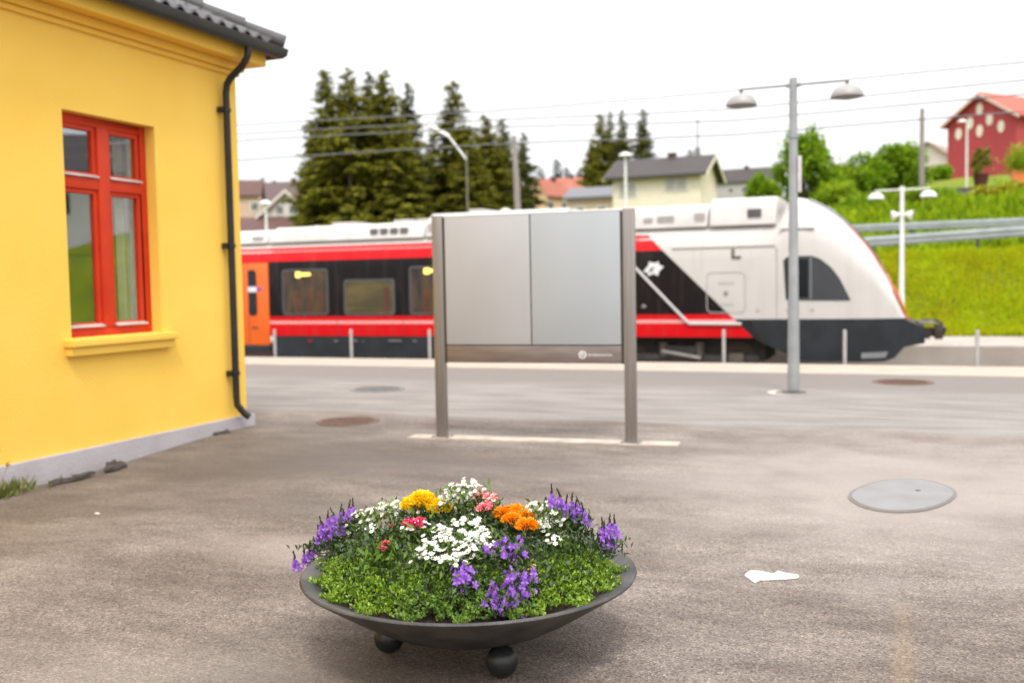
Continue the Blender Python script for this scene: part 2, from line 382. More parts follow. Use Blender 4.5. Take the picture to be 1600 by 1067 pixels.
for poly in ([(XW+ED-.04, -3, EZ-.02), P0, (XW+ED-4.8, YC+ED-4.8, EZ+SL*4.76-.02), (XW+ED-4.8, -3, EZ+SL*4.76-.02)],
             [P0, (-15, YC+ED-.04, EZ-.02), (-15, YC+ED-4.8, EZ+SL*4.76-.02), (XW+ED-4.8, YC+ED-4.8, EZ+SL*4.76-.02)]):
    b.prism(poly, (0, 0, -.03))
b.prism([(-15, -3, EZ-.06), (XW+ED-.05, -3, EZ-.06), (XW+ED-.05, YC+ED-.05, EZ-.06), (-15, YC+ED-.05, EZ-.06)], (0, 0, -.02))
b.prism([(XW+ED-.045, -3, EZ-.05), (XW+ED-.03, -3, EZ-.05), (XW+ED-.03, -3, EZ+.035), (XW+ED-.045, -3, EZ+.035)], (0, YC+ED+2.95, 0))
b.done('roof_deck', mat('black_underlay', (.02, .018, .018), .8), bld, ORG)
b = B()
for k in range(15):
    a = k*.31; e = a+.36; q = lambda t, h: (XW+ED-t+.02, YC+ED-t+.02, EZ+SL*t+h)
    b.tube([q(a-.03, .075), q(e-.04, .055)], [.095, .08], 12)
b.done('hip_cap', tile_m, bld, ORG)
# down pipe
b = B()
PX, PY = XW+.075, 8.93
b.tube([(XW+.345, 8.97, 4.11), (XW+.345, 8.97, 4.03), (XW+.33, 8.966, 3.98), (XW+.27, 8.96, 3.90), (XW+.13, 8.945, 3.79), (PX+.015, PY, 3.72), (PX, PY, 3.63), (PX, PY, .36), (PX+.005, PY+.005, .27), (PX+.06, PY+.05, .175), (PX+.10, PY+.085, .13)], .038, 14)
dp = b.done('downpipe', darkmetal, bld, ORG)
for z in (3.45, 2.0, .62):
    b = B(); b.tube([(PX, PY, z-.018), (PX, PY, z+.018)], .05, 14); b.box(XW-.01, PX, PY-.014, PY+.014, z-.012, z+.012); b.box(XW+.01, PX, PY-.075, PY-.012, z-.03, z+.03)
    b.done('pipe_bracket', darkmetal, dp, ORG)
# window
win = bpy.data.objects.new('window', None)
glass = bpy.data.materials.new('window_glass'); glass.use_nodes = True
_n = glass.node_tree; _n.nodes.remove(_n.nodes['Principled BSDF']); _b = _n.nodes.new('ShaderNodeBsdfGlossy'); _b.inputs['Color'].default_value = (.95, .97, 1, 1); _b.inputs['Roughness'].default_value = .015
_t = _n.nodes.new('ShaderNodeBsdfTransparent'); _s = _n.nodes.new('ShaderNodeMixShader'); _s.inputs[0].default_value = .24
_n.links.new(_t.outputs[0], _s.inputs[1]); _n.links.new(_b.outputs[0], _s.inputs[2]); _n.links.new(_s.outputs[0], _n.nodes['Material Output'].inputs[0])
FX = XW-.115                       # outer face of the red frame
b = B()
fw = .085
ym = (WY0+WY1)/2; zt = 2.53        # transom height
def bar(y0, y1, z0, z1, dx=0., th=.07): b.box(FX-th, FX+dx, y0, y1, z0, z1)
e = .003
bar(WY0+e, WY0+fw, WZ0+e, WZ1-e); bar(WY1-fw, WY1-e, WZ0+e, WZ1-e)
bar(WY0+fw, WY1-fw, WZ0+e, WZ0+fw); bar(WY0+fw, WY1-fw, WZ1-fw, WZ1-e)
bar(ym-.07, ym+.07, WZ0+fw, WZ1-fw, .012)
bar(WY0+fw, ym-.07, zt-.055, zt+.055, .008); bar(ym+.07, WY1-fw, zt-.055, zt+.055, .008)
wf = b.done('window', redpaint, bld, ORG, bevel=.006)
panes = []
for (y0, y1) in ((WY0+fw, ym-.07), (ym+.07, WY1-fw)):
    for (z0, z1) in ((WZ0+fw, zt-.055), (zt+.055, WZ1-fw)):
        s_ = .042
        b = B(); g0 = FX-.012
        def rc(d, x): return [(x, y0+d, z0+d), (x, y1-d, z0+d), (x, y1-d, z1-d), (x, y0+d, z1-d)]
        b.loft([rc(.001, FX-.06), rc(.001, g0-.003), rc(.004, g0), rc(s_-.004, g0), rc(s_, g0-.004), rc(s_, FX-.06), rc(.001, FX-.06)], smooth=False, caps=False)
        sh = b.done('sash', redpaint, wf, ORG)
        b = B(); b.box(FX-.045, FX-.04, y0+s_-.003, y1-s_+.003, z0+s_-.003, z1-s_+.003); b.done('pane', glass, wf, ORG)
        b = B(); b.prism([(g0-.004, y0+.004, z0+s_-.012), (g0+.042, y0+.004, z0+s_-.03), (g0+.042, y0+.004, z0+s_-.045), (g0-.004, y0+.004, z0+s_-.03)], (0, y1-y0-.008, 0))
        b.done('drip_bar', mat('bare_metal_drip', (.62, .55, .52), .45, .3), wf, ORG, bevel=.003)
# the room behind the glass
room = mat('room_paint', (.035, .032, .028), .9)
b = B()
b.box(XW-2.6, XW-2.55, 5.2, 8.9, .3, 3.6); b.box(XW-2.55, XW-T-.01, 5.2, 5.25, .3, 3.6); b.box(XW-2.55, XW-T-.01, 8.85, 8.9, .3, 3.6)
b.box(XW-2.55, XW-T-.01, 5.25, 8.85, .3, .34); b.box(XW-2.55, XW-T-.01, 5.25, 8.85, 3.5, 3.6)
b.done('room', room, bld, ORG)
curt = mat('pale_curtain', (.42, .43, .34), .9)
b = B()
pts = [(XW-.26-.02*math.sin(k*1.1), 7.60+k*.022) for k in range(13)]
b.loft([[(x, y, 1.16) for x, y in pts]+[(x-.006, y, 1.16) for x, y in pts[::-1]], [(x, y, 3.1) for x, y in pts]+[(x-.006, y, 3.1) for x, y in pts[::-1]]])
b.done('curtain', curt, bld, ORG)

# crumbled asphalt along the plinth, weeds in the corner
rub = mat('crumbled_asphalt', (.06, .05, .042), .95, col2=(.07, .058, .048), scale=14, bump=.8)
def lump(name, c, sx, sy, sz, seed, label, cat, group=None, m=rub, rz=0.):
    r_ = random.Random(seed); b = B(); b.sphere((0, 0, 0), 1, 22)
    for v in b.bm.verts:
        k = 1+.30*math.sin(v.co.x*3.1+seed)*math.cos(v.co.y*4.3+seed*2)+.22*math.sin(v.co.y*9+seed)*math.sin(v.co.x*7)+r_.uniform(-.2, .2)
        v.co = Vector((v.co.x*k*sx, v.co.y*k*sy, max(v.co.z, -.2)*k*sz))
    o = b.done(name, m, sharp=12); o.location = c; o.rotation_euler = (0, 0, rz); return tag(o, label, cat, group)
for i, (px, py, a, bb, cc, lb) in enumerate(((178, 731, .06, .12, .05, 'largest dark lump of crumbled asphalt against the grey plinth under the window'),
                                         (130, 743, .04, .14, .022, 'flat dark strip of broken asphalt left of the big lump by the plinth'),
                                         (92, 751, .035, .12, .018, 'leftmost low crust of broken asphalt along the grey plinth'),
                                         (347, 678, .045, .13, .035, 'small dark asphalt crumb at the plinth foot below the downpipe'))):
    p = atZ(px, py, -.06 if i < 3 else -.01); p.x = max(p.x, XW+.09)
    lump('asphalt_chunk', p, a, bb, cc, i+3, lb, 'rubble', 'crumbled asphalt pieces along the plinth', rz=.05)
wp = thing('weed_tuft', (XW+.10, 5.72, -.10), 'tuft of green and dry weeds at the plinth by the left picture edge', 'weed')
rs = np.random.RandomState(3); lv = Leaves(); n = 420
P = np.stack([rs.normal(0, .05, n)+.03, rs.normal(-.05, .22, n), np.full(n, -.0)], 1)
lv.add(P, np.stack([rs.normal(0, .4, n), rs.normal(0, .5, n), np.ones(n)], 1), rs.normal(0, 1, (n, 3)), rs.uniform(.05, .17, n), .02)
lv.done('leaves', mat('weed_green', (.10, .13, .015), .8, col2=(.20, .17, .05), scale=9, island=.6), wp)
b = B()
for k in range(9):
    y = rs.uniform(-.22, .1); t = (rs.uniform(0, .08), y+rs.uniform(-.12, .12), rs.uniform(.25, .48))
    b.tube([(0.03, y, 0), (t[0]*.6, (y+t[1])/2, t[2]*.55), t], [.004, .003, .002], 5)
    q = np.array(t)+rs.normal(0, .009, (16, 3)); lv = Leaves(); lv.add(q, rs.normal(0, 1, (16, 3)), rs.normal(0, 1, (16, 3)), .03, .012); lv.done('seed_head', mat('dry_seed', (.42, .24, .05), .8), wp)
b.done('stem', mat('dry_stem', (.32, .20, .06), .8), wp)

# ------------------------------------------------------------------ notice board
steel = mat('brushed_steel_post', (.34, .31, .29), .42, .75, col2=(.25, .23, .215), scale=2.5, stretch=(30, 30, .6))
steel2 = mat('brown_steel_rail', (.30, .25, .225), .45, .7, col2=(.22, .18, .165), scale=2.2, stretch=(1, 1, 6))
brd = thing('notice_board', (-3.425, 9.104, 0), 'empty two-panel steel notice board on two posts in the middle of the yard', 'notice board', rz=R(4.6))
HW = .965
for sgn in (-1, 1):
    b = B(); x = sgn*HW
    b.box(x-.055, x+.055, -.03, -.002, .012, 2.225); b.box(x-.055, x+.055, .002, .03, .012, 2.225); b.box(x-.048, x+.048, -.003, .003, .012, 2.215)
    po = b.done('post', steel, brd, bevel=.006)
    b = B(); b.box(x-.10, x+.10, -.09, .09, .002, .014)
    for qx in (-.075, .075):
        for qy in (-.065, .065): b.tube([(x+qx, qy, .012), (x+qx, qy, .026)], .012, 8)
    b.done('base_plate', steel, po)
    b = B(); x2 = x - sgn*.068; b.box(x2-.012, x2+.012, -.028, .028, .76, 2.2); b.done('side_channel', mat('dark_steel_channel', (.09, .078, .07), .4, .7), po)
pL = mat('matt_grey_panel', (.43, .425, .425), .5, .2, col2=(.395, .388, .388), scale=1.3, spec=.4)
pR = mat('cool_grey_panel', (.405, .43, .45), .45, .2, col2=(.375, .40, .418), scale=1.1, spec=.4)
for x0, x1, m_, lb in ((-.883, -.006, pL, 'left blank warm grey panel'), (.006, .883, pR, 'right blank cool grey panel')):
    b = B(); b.box(x0, x1, -.032, .028, .943, 2.205); p = b.done('panel', m_, brd, bevel=.004); p['label'] = lb
b = B(); b.box(-.006, .006, -.022, .02, .943, 2.2); b.done('divider', mat('black_gap', (.03, .028, .027), .6), brd)
b = B(); b.box(-.885, .885, -.026, .024, .762, .932); rail = b.done('bottom_rail', steel2, brd, bevel=.003)
b = B(); b.box(-.885, .885, -.018, .018, .9325, .9425); b.done('shadow_gap', mat('black_gap', (.03, .028, .027), .6), brd)
b = B(); b.box(-.9, .9, -.03, .026, 2.2055, 2.217); b.done('top_rail', mat('pale_alu', (.55, .53, .5), .4, .6), brd, bevel=.002)
# round emblem and its line of lettering on the rail
white = mat('white_print', (.8, .8, .78), .5)
b = B(); b.lathe([(.0, 0), (.038, 0), (.038, .002), (0, .002)], 28)
em = b.done('emblem', white, rail); em.location = (.505, -.0262, .845); em.rotation_euler = (math.pi/2, 0, 0)
b = B(); b.lathe([(.018, 0), (.026, 0), (.026, .001), (.018, .001), (.018, 0)], 24)
b.prism([(-.004, -.03, 0), (.004, -.03, 0), (.004, .006, 0), (-.004, .006, 0)], (0, 0, .001)); b.prism([(.004, -.004, 0), (.022, .008, 0), (.019, .013, 0), (.004, .004, 0)], (0, 0, .001))
e2 = b.done('emblem_mark', steel2, rail); e2.location = (.505, -.0284, .845); e2.rotation_euler = (math.pi/2, 0, 0)
def text_mesh(name, body, size, m, parent, loc, rot, ext=.0006):
    c = bpy.data.curves.new(name, 'FONT'); c.body = body; c.size = size; c.extrude = ext; c.align_x = 'LEFT'; c.align_y = 'CENTER'
    o = bpy.data.objects.new(name, c); COL.objects.link(o)
    dg = bpy.context.evaluated_depsgraph_get(); me = bpy.data.meshes.new_from_object(o.evaluated_get(dg))
    bpy.data.objects.remove(o); o = bpy.data.objects.new(name, me); COL.objects.link(o); me.materials.clear(); me.materials.append(m)
    o.parent = parent; o.location = loc; o.rotation_euler = rot; return o
text_mesh('lettering', 'Jernbaneverket', .038, white, rail, (.56, -.0268, .845), (math.pi/2, 0, 0))
# pale kerb strip the board stands on
b = B(); b.box(-1.30, 1.42, -.10, .13, -.1, .010); ks = b.done('kerb_strip', mat('pale_kerb_concrete', (.46, .40, .33), .9, col2=(.30, .255, .21), scale=5, bump=.4), bevel=.006)
ks.location = (-3.425, 9.09, 0); ks.rotation_euler = (0, 0, R(4.6)); ks['kind'] = 'structure'

# ------------------------------------------------------------------ lamp posts
lamp_grey = mat('galvanised_grey', (.33, .345, .345), .5, .3, col2=(.26, .27, .275), scale=4)
lamp_white = mat('white_lamp_paint', (.72, .72, .70), .5, col2=(.66, .66, .64), scale=4)
dome_m = mat('grey_dome', (.34, .325, .31), .5, .1, col2=(.28, .27, .26), scale=6)
diff_m = mat('milky_diffuser', (.25, .235, .22), .5)
darkcap = mat('dark_bracket', (.09, .085, .08), .5, .4)
def lamp_post(loc, H, half, m, dm, label, drop=.11, rdome=.21, group='platform lamp posts with twin domes'):
    t = thing('lamp_post', loc, label, 'lamp post', group)
    b = B(); b.tube([(0, 0, 0), (0, 0, 1.2), (0, 0, 1.25), (0, 0, H-.05), (0, 0, H)], [.080, .074, .066, .052, .050], 18); po = b.done('pole', m, t)
    b = B(); b.lathe([(0, .0), (.16, .0), (.16, .015), (.075, .03), (.075, .09), (.06, .1)], 24); b.done('base_plate', darkcap, t)
    b = B(); b.tube([(0, 0, H-.79), (0, 0, H-.74)], .068, 16); b.tube([(.052, .0, H-.77), (.085, .0, H-.77)], .012, 8); b.done('collar', m, po)
    b = B(); b.tube([(-half-.03, 0, H-.09), (half+.03, 0, H-.09)], .020, 10); b.tube([(-.09, 0, H-.09), (.09, 0, H-.09)], .034, 12); b.done('cross_arm', m, t)
    for sg in (-1, 1):
        x = sg*half
        b = B(); b.lathe([(0, .145), (.05, .143), (.11, .125), (.16, .092), (.195, .042), (rdome, .0), (rdome, -.018), (rdome-.012, -.02), (rdome-.02, .0), (.15, .075), (0, .115)], 28, (x, 0, H-.29))
        dmx = b.done('dome', dm, t)
        b = B(); b.lathe([(0, -.045), (.10, -.04), (.165, -.02), (.185, .0), (0, .01)], 24, (x, 0, H-.29)); b.done('diffuser', diff_m, dmx)
        b = B(); b.tube([(x, 0, H-.09), (x, 0, H-.13), (x+sg*.0, -.03, H-.19)], [.02, .024, .03], 10); b.done('hanger', darkcap, t)
    return t
lp = lamp_post((-1.452, 13.85, 0), 4.19, .68, lamp_grey, dome_m, 'tall grey twin-dome lamp post standing on the near platform asphalt')
b = B(); b.box(.058, .105, -.035, .035, 2.68, 3.16); b.done('control_box', mat('pale_box', (.62, .58, .58), .5), lp, bevel=.006)
b = B(); b.lathe([(0, .003), (.34, .004), (.36, .001), (.36, -.05)], 30); cp = b.done('concrete_footing', mat('pale_footing', (.50, .45, .39), .9, col2=(.38, .33, .29), scale=6)); cp.location = (-1.452, 13.83, 0); tag(cp, 'pale round concrete footing at the foot of the grey lamp post', 'footing')
l2 = lamp_post((-.20, 28.2, -.17), 4.05, .64, lamp_white, lamp_white, 'white twin-dome lamp post on the far platform behind the train nose')
def horn(t, x, z, s):
    b = B(); b.tube([(0, 0, 0), (s*.06, -.02, 0), (s*.18, -.06, -.03), (s*.2, -.065, -.035)], [.03, .05, .13, .125], 16); o = b.done('loudspeaker', mat('white_horn', (.8, .8, .78), .4), t); o.location = (x, 0, z)
horn(l2, .045, 3.32, 1); horn(l2, -.045, 3.32, -1)

# ------------------------------------------------------------------ manhole covers, litter
rust = mat('rusty_iron', (.17, .09, .06), .8, .3, col2=(.10, .065, .05), scale=12, bump=.4)
grey_iron = mat('grey_iron', (.20, .19, .185), .6, .4, col2=(.15, .14, .135), scale=8)
def manhole(c, r_, m, label, ringm=None):
    t = thing('manhole_cover', c, label, 'manhole cover', 'manhole covers in the asphalt')
    b = B(); b.lathe([(r_*.86, -.02), (r_*.86, .008), (r_, .010), (r_*1.01, -.02)], 40); b.done('ring', ringm or m, t)
    b = B(); b.lathe([(0, .006), (r_*.84, .006), (r_*.84, -.02)], 40)
    for k in range(-4, 5):
        h = math.sqrt(max(0, .64-(k*.17)**2))*r_
        if h > .02: b.box(-h, h, k*.17*r_-.012, k*.17*r_+.012, .004, .010)
    b.done('lid', m, t); return t
manhole((-5.95, 9.80, .0), .36, rust, 'rusty brown manhole cover between the building corner and the notice board')
manhole((-.09, 15.5, .0), .42, rust, 'brownish manhole cover far out near the platform edge right of the lamp post')
p = atZ(590, 608); manhole((p.x, p.y, 0), .40, grey_iron, 'flat grey manhole cover behind the left post of the notice board')
# large smooth pale disc
t = thing('manhole_cover', (-.04, 7.50, 0), 'large pale smooth round cover with a small dark lifting hole right of the planter', 'manhole cover', 'manhole covers in the asphalt')
def lens(a, bb, n=48, k=.25):
    return [(a*(abs(math.cos(q))**(1-k*.0))*(1 if math.cos(q) > 0 else -1), bb*math.sin(q)*(1-.18*abs(math.cos(q))**3)) for q in [2*math.pi*i/n for i in range(n)]]
ang = R(28)
def rotz(P): return [(x*math.cos(YAW), x*math.sin(YAW)+y) for x, y in P]
b = B(); A = rotz(lens(.385, .58)); b.prism([(x, y, -.02) for x, y in A], (0, 0, .026)); b.done('ring', mat('dark_wet_rim', (.16, .14, .125), .7), t)
b = B(); A = rotz(lens(.36, .54)); b.prism([(x, y, -.015) for x, y in A], (0, 0, .0245)); b.done('lid', mat('pale_smooth_steel', (.205, .20, .197), .5, 0, col2=(.16, .155, .15), scale=3.5, bump=.05, bscale=20), t)
b = B(); q = atZ(1434, 768); b.lathe([(0, .0115), (.018, .0115), (.018, .0)], 14, (q.x+.04, q.y-7.50, 0)); b.done('lifting_hole', mat('black_gap', (.03, .028, .027), .6), t)
# white scrap
rr = random.Random(2); b = B(); q0 = atZ(1205, 901)
out = [(1163, 899), (1172, 894), (1185, 893), (1196, 897), (1206, 899), (1214, 896), (1222, 893), (1230, 897), (1249, 899), (1248, 903), (1232, 905), (1212, 906), (1190, 907), (1180, 911), (1174, 907)]
P = [atZ(x, y)-q0 for x, y in out]
rings = []
for k, (s_, h) in enumerate(((1, .001), (.95, .007), (.65, .012), (.3, .008))):
    rings.append([(p.x*s_, p.y*s_, h+rr.uniform(-.004, .006)*(k > 0)) for p in P])
b.loft(rings, smooth=False, caps=True); o = b.done('paper_scrap', mat('white_paper', (.72, .69, .65), .85, col2=(.58, .55, .51), scale=25, bump=.6)); o.location = q0
tag(o, 'crumpled white paper scrap lying on the asphalt right of the planter', 'litter')
for k, (x, y) in enumerate(((145, 817), (152, 803))):
    b = B(); b.sphere((0, 0, .008), 1, 10)
    for v in b.bm.verts: v.co = Vector((v.co.x*.022*rr.uniform(.8, 1.2), v.co.y*.014, v.co.z*.008+.004))
    o = b.done('paper_fleck', mat('white_paper', (.82, .8, .76), .8)); o.location = atZ(x, y, -.05); tag(o, ('small pale fleck on the asphalt left, the nearer of two', 'small pale fleck on the asphalt left, the one closer to the wall')[k], 'litter', 'pale flecks on the asphalt')

# ------------------------------------------------------------------ fence posts at the platform edge
pm = mat('pale_post_steel', (.50, .49, .48), .5, .3)
pw = ['leftmost pale fence post, before the orange train door', 'pale fence post before the first two train windows', 'pale fence post just left of the notice board', 'pale fence post behind the left half of the notice board', 'pale fence post behind the right half of the notice board', 'pale fence post before the red train stripe, left of the lamp post', 'pale fence post before the dark train nose, right of the lamp post', 'rightmost pale fence post, beyond the train coupler']
for k, x in enumerate((-13.34, -11.35, -9.44, -7.4, -5.35, -3.255, -1.086, 1.085)):
    b = B(); b.tube([(0, 0, -.9), (0, 0, .578)], .032, 12); b.lathe([(.032, .578), (.028, .588), (0, .592)], 12); b.lathe([(0, -.86), (.10, -.86), (.10, -.84), (.035, -.82)], 12)
    o = b.done('fence_post', pm); o.location = (x, 18.9, 0); tag(o, pw[k], 'post', 'low pale posts along the platform edge')

# ------------------------------------------------------------------ the train
YT, YM = 22.3, 23.7                       # near side plane, centre line
def nodemat(name): 
    m = bpy.data.materials.new(name); m.use_nodes = True; return m, m.node_tree, m.node_tree.nodes['Principled BSDF']
def livery_mat():
    m, n, b = nodemat('train_livery'); L = n.links.new
    t = n.nodes.new('ShaderNodeTexCoord'); s = n.nodes.new('ShaderNodeSeparateXYZ'); L(t.outputs['Object'], s.inputs[0])
    x, z = s.outputs[0], s.outputs[2]
    def M(op, a, c=None):
        q = n.nodes.new('ShaderNodeMath'); q.operation = op
        for i, v in enumerate((a, c)):
            if v is None: continue
            if isinstance(v, (int, float)): q.inputs[i].default_value = v
            else: L(v, q.inputs[i])
        return q.outputs[0]
    def mix(a, c, f):
        q = n.nodes.new('ShaderNodeMix'); q.data_type = 'RGBA'; L(f, q.inputs[0])
        for i, v in ((6, a), (7, c)):
            if isinstance(v, tuple): q.inputs[i].default_value = (*v, 1)
            else: L(v, q.inputs[i])
        return q.outputs[2]
    no = n.nodes.new('ShaderNodeTexNoise'); no.inputs['Scale'].default_value = 1.2; no.inputs['Detail'].default_value = 6
    mp = n.nodes.new('ShaderNodeMapping'); mp.inputs['Scale'].default_value = (.7, 1, 1.6); L(t.outputs['Object'], mp.inputs[0]); L(mp.outputs[0], no.inputs[0])
    white = mix((.47, .445, .42), (.57, .55, .525), no.outputs['Fac'])
    red = (.60, .006, .010); black = (.010, .007, .008); grey = (.020, .022, .025)
    left = mix(white, red, M('LESS_THAN', z, 2.575))
    left = mix(left, (.78, .38, .37), M('MULTIPLY', M('LESS_THAN', z, 2.50), M('GREATER_THAN', z, 2.455)))  # painted highlight where the curved red band reflects the sky
    left = mix(left, black, M('LESS_THAN', z, 2.215))
    left = mix(left, red, M('LESS_THAN', z, .76))
    left = mix(left, (.75, .36, .35), M('MULTIPLY', M('LESS_THAN', z, .64), M('GREATER_THAN', z, .565)))  # pale highlight painted into the lower red stripe
    left = mix(left, grey, M('LESS_THAN', z, .25))
    right = mix(white, grey, M('LESS_THAN', z, .65))
    d = M('GREATER_THAN', M('ADD', x, M('MULTIPLY', z, 1.02)), -2.95)
    gn = n.nodes.new('ShaderNodeTexNoise'); gn.inputs['Scale'].default_value = 2.2; gn.inputs['Detail'].default_value = 8
    gm = n.nodes.new('ShaderNodeMapping'); gm.inputs['Scale'].default_value = (2.5, 1, .35); L(t.outputs['Object'], gm.inputs[0]); L(gm.outputs[0], gn.inputs[0])
    gr_ = n.nodes.new('ShaderNodeMapRange'); gr_.inputs[1].default_value = .5; gr_.inputs[2].default_value = .8; gr_.inputs[4].default_value = .13; L(gn.outputs['Fac'], gr_.inputs[0])
    L(mix(mix(left, right, d), (.20, .165, .13), gr_.outputs[0]), b.inputs['Base Color']); b.inputs['Roughness'].default_value = .4; b.inputs['Specular IOR Level'].default_value = .16
    return m
livery = livery_mat()
tr_white = mat('train_white', (.54, .52, .495), .5, col2=(.44, .42, .395), scale=1.6, detail=8, spec=.3)
tr_grey = mat('train_dark_grey', (.030, .034, .039), .5, col2=(.020, .022, .025), scale=2, spec=.2)
tr_red = mat('train_red', (.62, .012, .014), .35); tr_orange = mat('train_orange', (.80, .135, .012), .4, col2=(.74, .12, .01), scale=2)
black = mat('underframe_black', (.02, .018, .017), .7, col2=(.05, .042, .036), scale=6)
TORG = (0, 0, 0)
train = thing('train', (0, 0, 0), 'red white and black regional train with curved white nose facing right', 'train')
PROF = [(-2.48, 3.38), (-2.06, 3.29), (-1.64, 3.06), (-1.23, 2.70), (-.82, 2.21), (-.486, 1.635), (-.284, 1.206), (-.123, .80), (-.03, .60)]
def ztop(x):
    if x <= -2.48: return 3.38 if x > -11 else 3.16
    return float(np.interp(x, [p[0] for p in PROF], [p[1] for p in PROF]))
def hw(x): return float(np.interp(x, [-99, -2.4, -1.9, -1.5, -1.1, -.8, -.5, -.3, -.12, 0, .35], [1.40, 1.40, 1.395, 1.375, 1.335, 1.28, 1.19, 1.11, 1.02, .93, .70]))
def section(x, zt=None, zs0=2.2, z0=.236):
    w_, zt = hw(x), zt or ztop(x); zs = min(zs0, z0+(zt-z0)*.62)
    h = [(w_*.995, z0), (w_, min(.30, zs-.05)), (w_, zs)]
    for k in range(1, 11):
        a = math.pi/2*k/10; h.append((w_*max(math.cos(a), 0)**(2/2.4), zs+(zt-zs)*math.sin(a)**(2/2.4)))
    full = [(-y, z) for y, z in h] + [(y, z) for y, z in h[-2::-1]]
    return [(x, YM+y, z) for y, z in full]
b = B()
xsn = [-34, -26, -20, -17, -14, -11, -8, -5.5, -4, -3.2, -2.7] + [-2.48+2.45*(1-(1-k/22)**1.5) for k in range(23)]
b.loft([section(x, zt=min(ztop(x), 3.38) if x > -2.6 else 3.02) if x < -2.6 else section(x) for x in xsn])
body = b.done('body', livery, train, sharp=40)
# smooth roof fairings: low cover along the rear, taller cover ahead of it
def fairing(name, x0, x1, zt, y0, zb=2.72, slope=.45, m=tr_white, bev=.04):
    b = B(); ya = 1.40-y0
    b.loft([[(x, YM+s*ya, zb), (x, YM+s*(ya-slope*.35), zb+(zt-zb)*.72), (x, YM+s*(ya-slope), zt), (x, YM-s*(ya-slope), zt), (x, YM-s*(ya-slope*.35), zb+(zt-zb)*.72), (x, YM-s*ya, zb)] for x in (x0, x1) for s in (1,)], smooth=False)
    return b.done(name, m, body, bevel=bev)
f1 = fairing('roof_cover', -33.9, -16.0, 3.09, .16)
f1b = fairing('roof_cover', -15.97, -11.32, 3.14, .16)
f2 = fairing('roof_cover', -11.28, -7.6, 3.32, .16)
f3 = fairing('roof_cover', -7.57, -4.22, 3.25, .16)
f4 = fairing('roof_cover', -4.18, -2.72, 3.36, .13)
vent_m = mat('vent_grey', (.20, .19, .185), .7); 
def louvre(par, x0, x1, z0, z1, y, m=vent_m, n=5):
    b = B(); b.box(x0, x1, y-.006, y+.02, z0, z1)
    for k in range(n):
        zz = z0+(k+.5)*(z1-z0)/n; b.box(x0+.015, x1-.015, y-.018, y-.007, zz-.008, zz+.006)
    return b.done('louvre', m, par)
def side_y(z, zb, zt, y0, slope): # y of the fairing side at height z
    return YM-(1.40-y0) + slope*.35*(z-zb)/((zt-zb)*.72)
for k in range(4): louvre(f1b, -12.88+k*.29, -12.66+k*.29, 2.80, 2.99, side_y(2.9, 2.72, 3.14, .16, .45)-.03)
louvre(f1, -16.5, -16.15, 2.78, 2.90, side_y(2.84, 2.72, 3.09, .16, .45)-.02, mat('pale_vent', (.5, .47, .45), .7))
pv = mat('pale_vent', (.5, .47, .45), .7)
louvre(f2, -11.2, -10.75, 2.85, 3.05, side_y(2.9, 2.72, 3.32, .16, .45)-.02, pv)
louvre(f3, -5.7, -5.48, 2.84, 2.97, side_y(2.9, 2.72, 3.25, .16, .45)-.02, pv); louvre(f3, -5.38, -4.98, 2.82, 3.0, side_y(2.9, 2.72, 3.25, .16, .45)-.02, pv)
louvre(f3, -4.52, -4.28, 2.82, 3.04, side_y(2.9, 2.72, 3.25, .16, .45)-.02, pv)
louvre(f4, -3.34, -3.04, 2.82, 3.07, side_y(2.95, 2.72, 3.36, .13, .45)-.02, mat('dark_vent', (.12, .11, .11), .7), 4)
# small roof gear
for x, z, r_ in ((-9.45, 3.32, .12), (-12.4, 3.14, .07), (-15.0, 3.09, .08)):
    b = B(); b.lathe([(r_*1.5, 0), (r_*1.4, .03), (r_, .06), (r_*.6, .10), (0, .11)], 16, (x, YM-.35, z-.005)); b.done('roof_antenna', tr_white, body)
for x0, x1, zb in ((-12.45, -11.9, 3.135), (-11.75, -11.4, 3.135), (-14.3, -13.6, 3.135), (-10.3, -9.9, 3.315)):
    b = B(); b.box(x0, x1, YM-.7, YM+.5, zb, zb+.09); b.done('roof_box', tr_white, body, bevel=.02)
# gap lines and door leaf
line = mat('seam_grey', (.28, .27, .265), .6)
b = B(); b.box(-2.70, -2.684, YT-.004, YT+.02, .66, 2.2); b.done('panel_seam', line, body)
for nm, q in (('panel_seam', (-5.0, -2.72, 2.245, 2.255)), ('panel_seam', (-2.66, -1.9, 2.60, 2.608)), ('panel_seam', (-15.8, -5.75, 2.575, 2.585))):
    b = B(); b.box(q[0], q[1], YT-.003 if q[2] < 2.3 else YT+.02, YT+.09, q[2], q[3]); b.done(nm, line, body)
for x in (-13.8, -11.87, -9.97, -8.1): b = B(); b.box(x, x+.012, YT-.003, YT+.02, .25, 2.2); b.done('panel_seam', mat('dark_seam', (.03, .025, .025), .6), body)
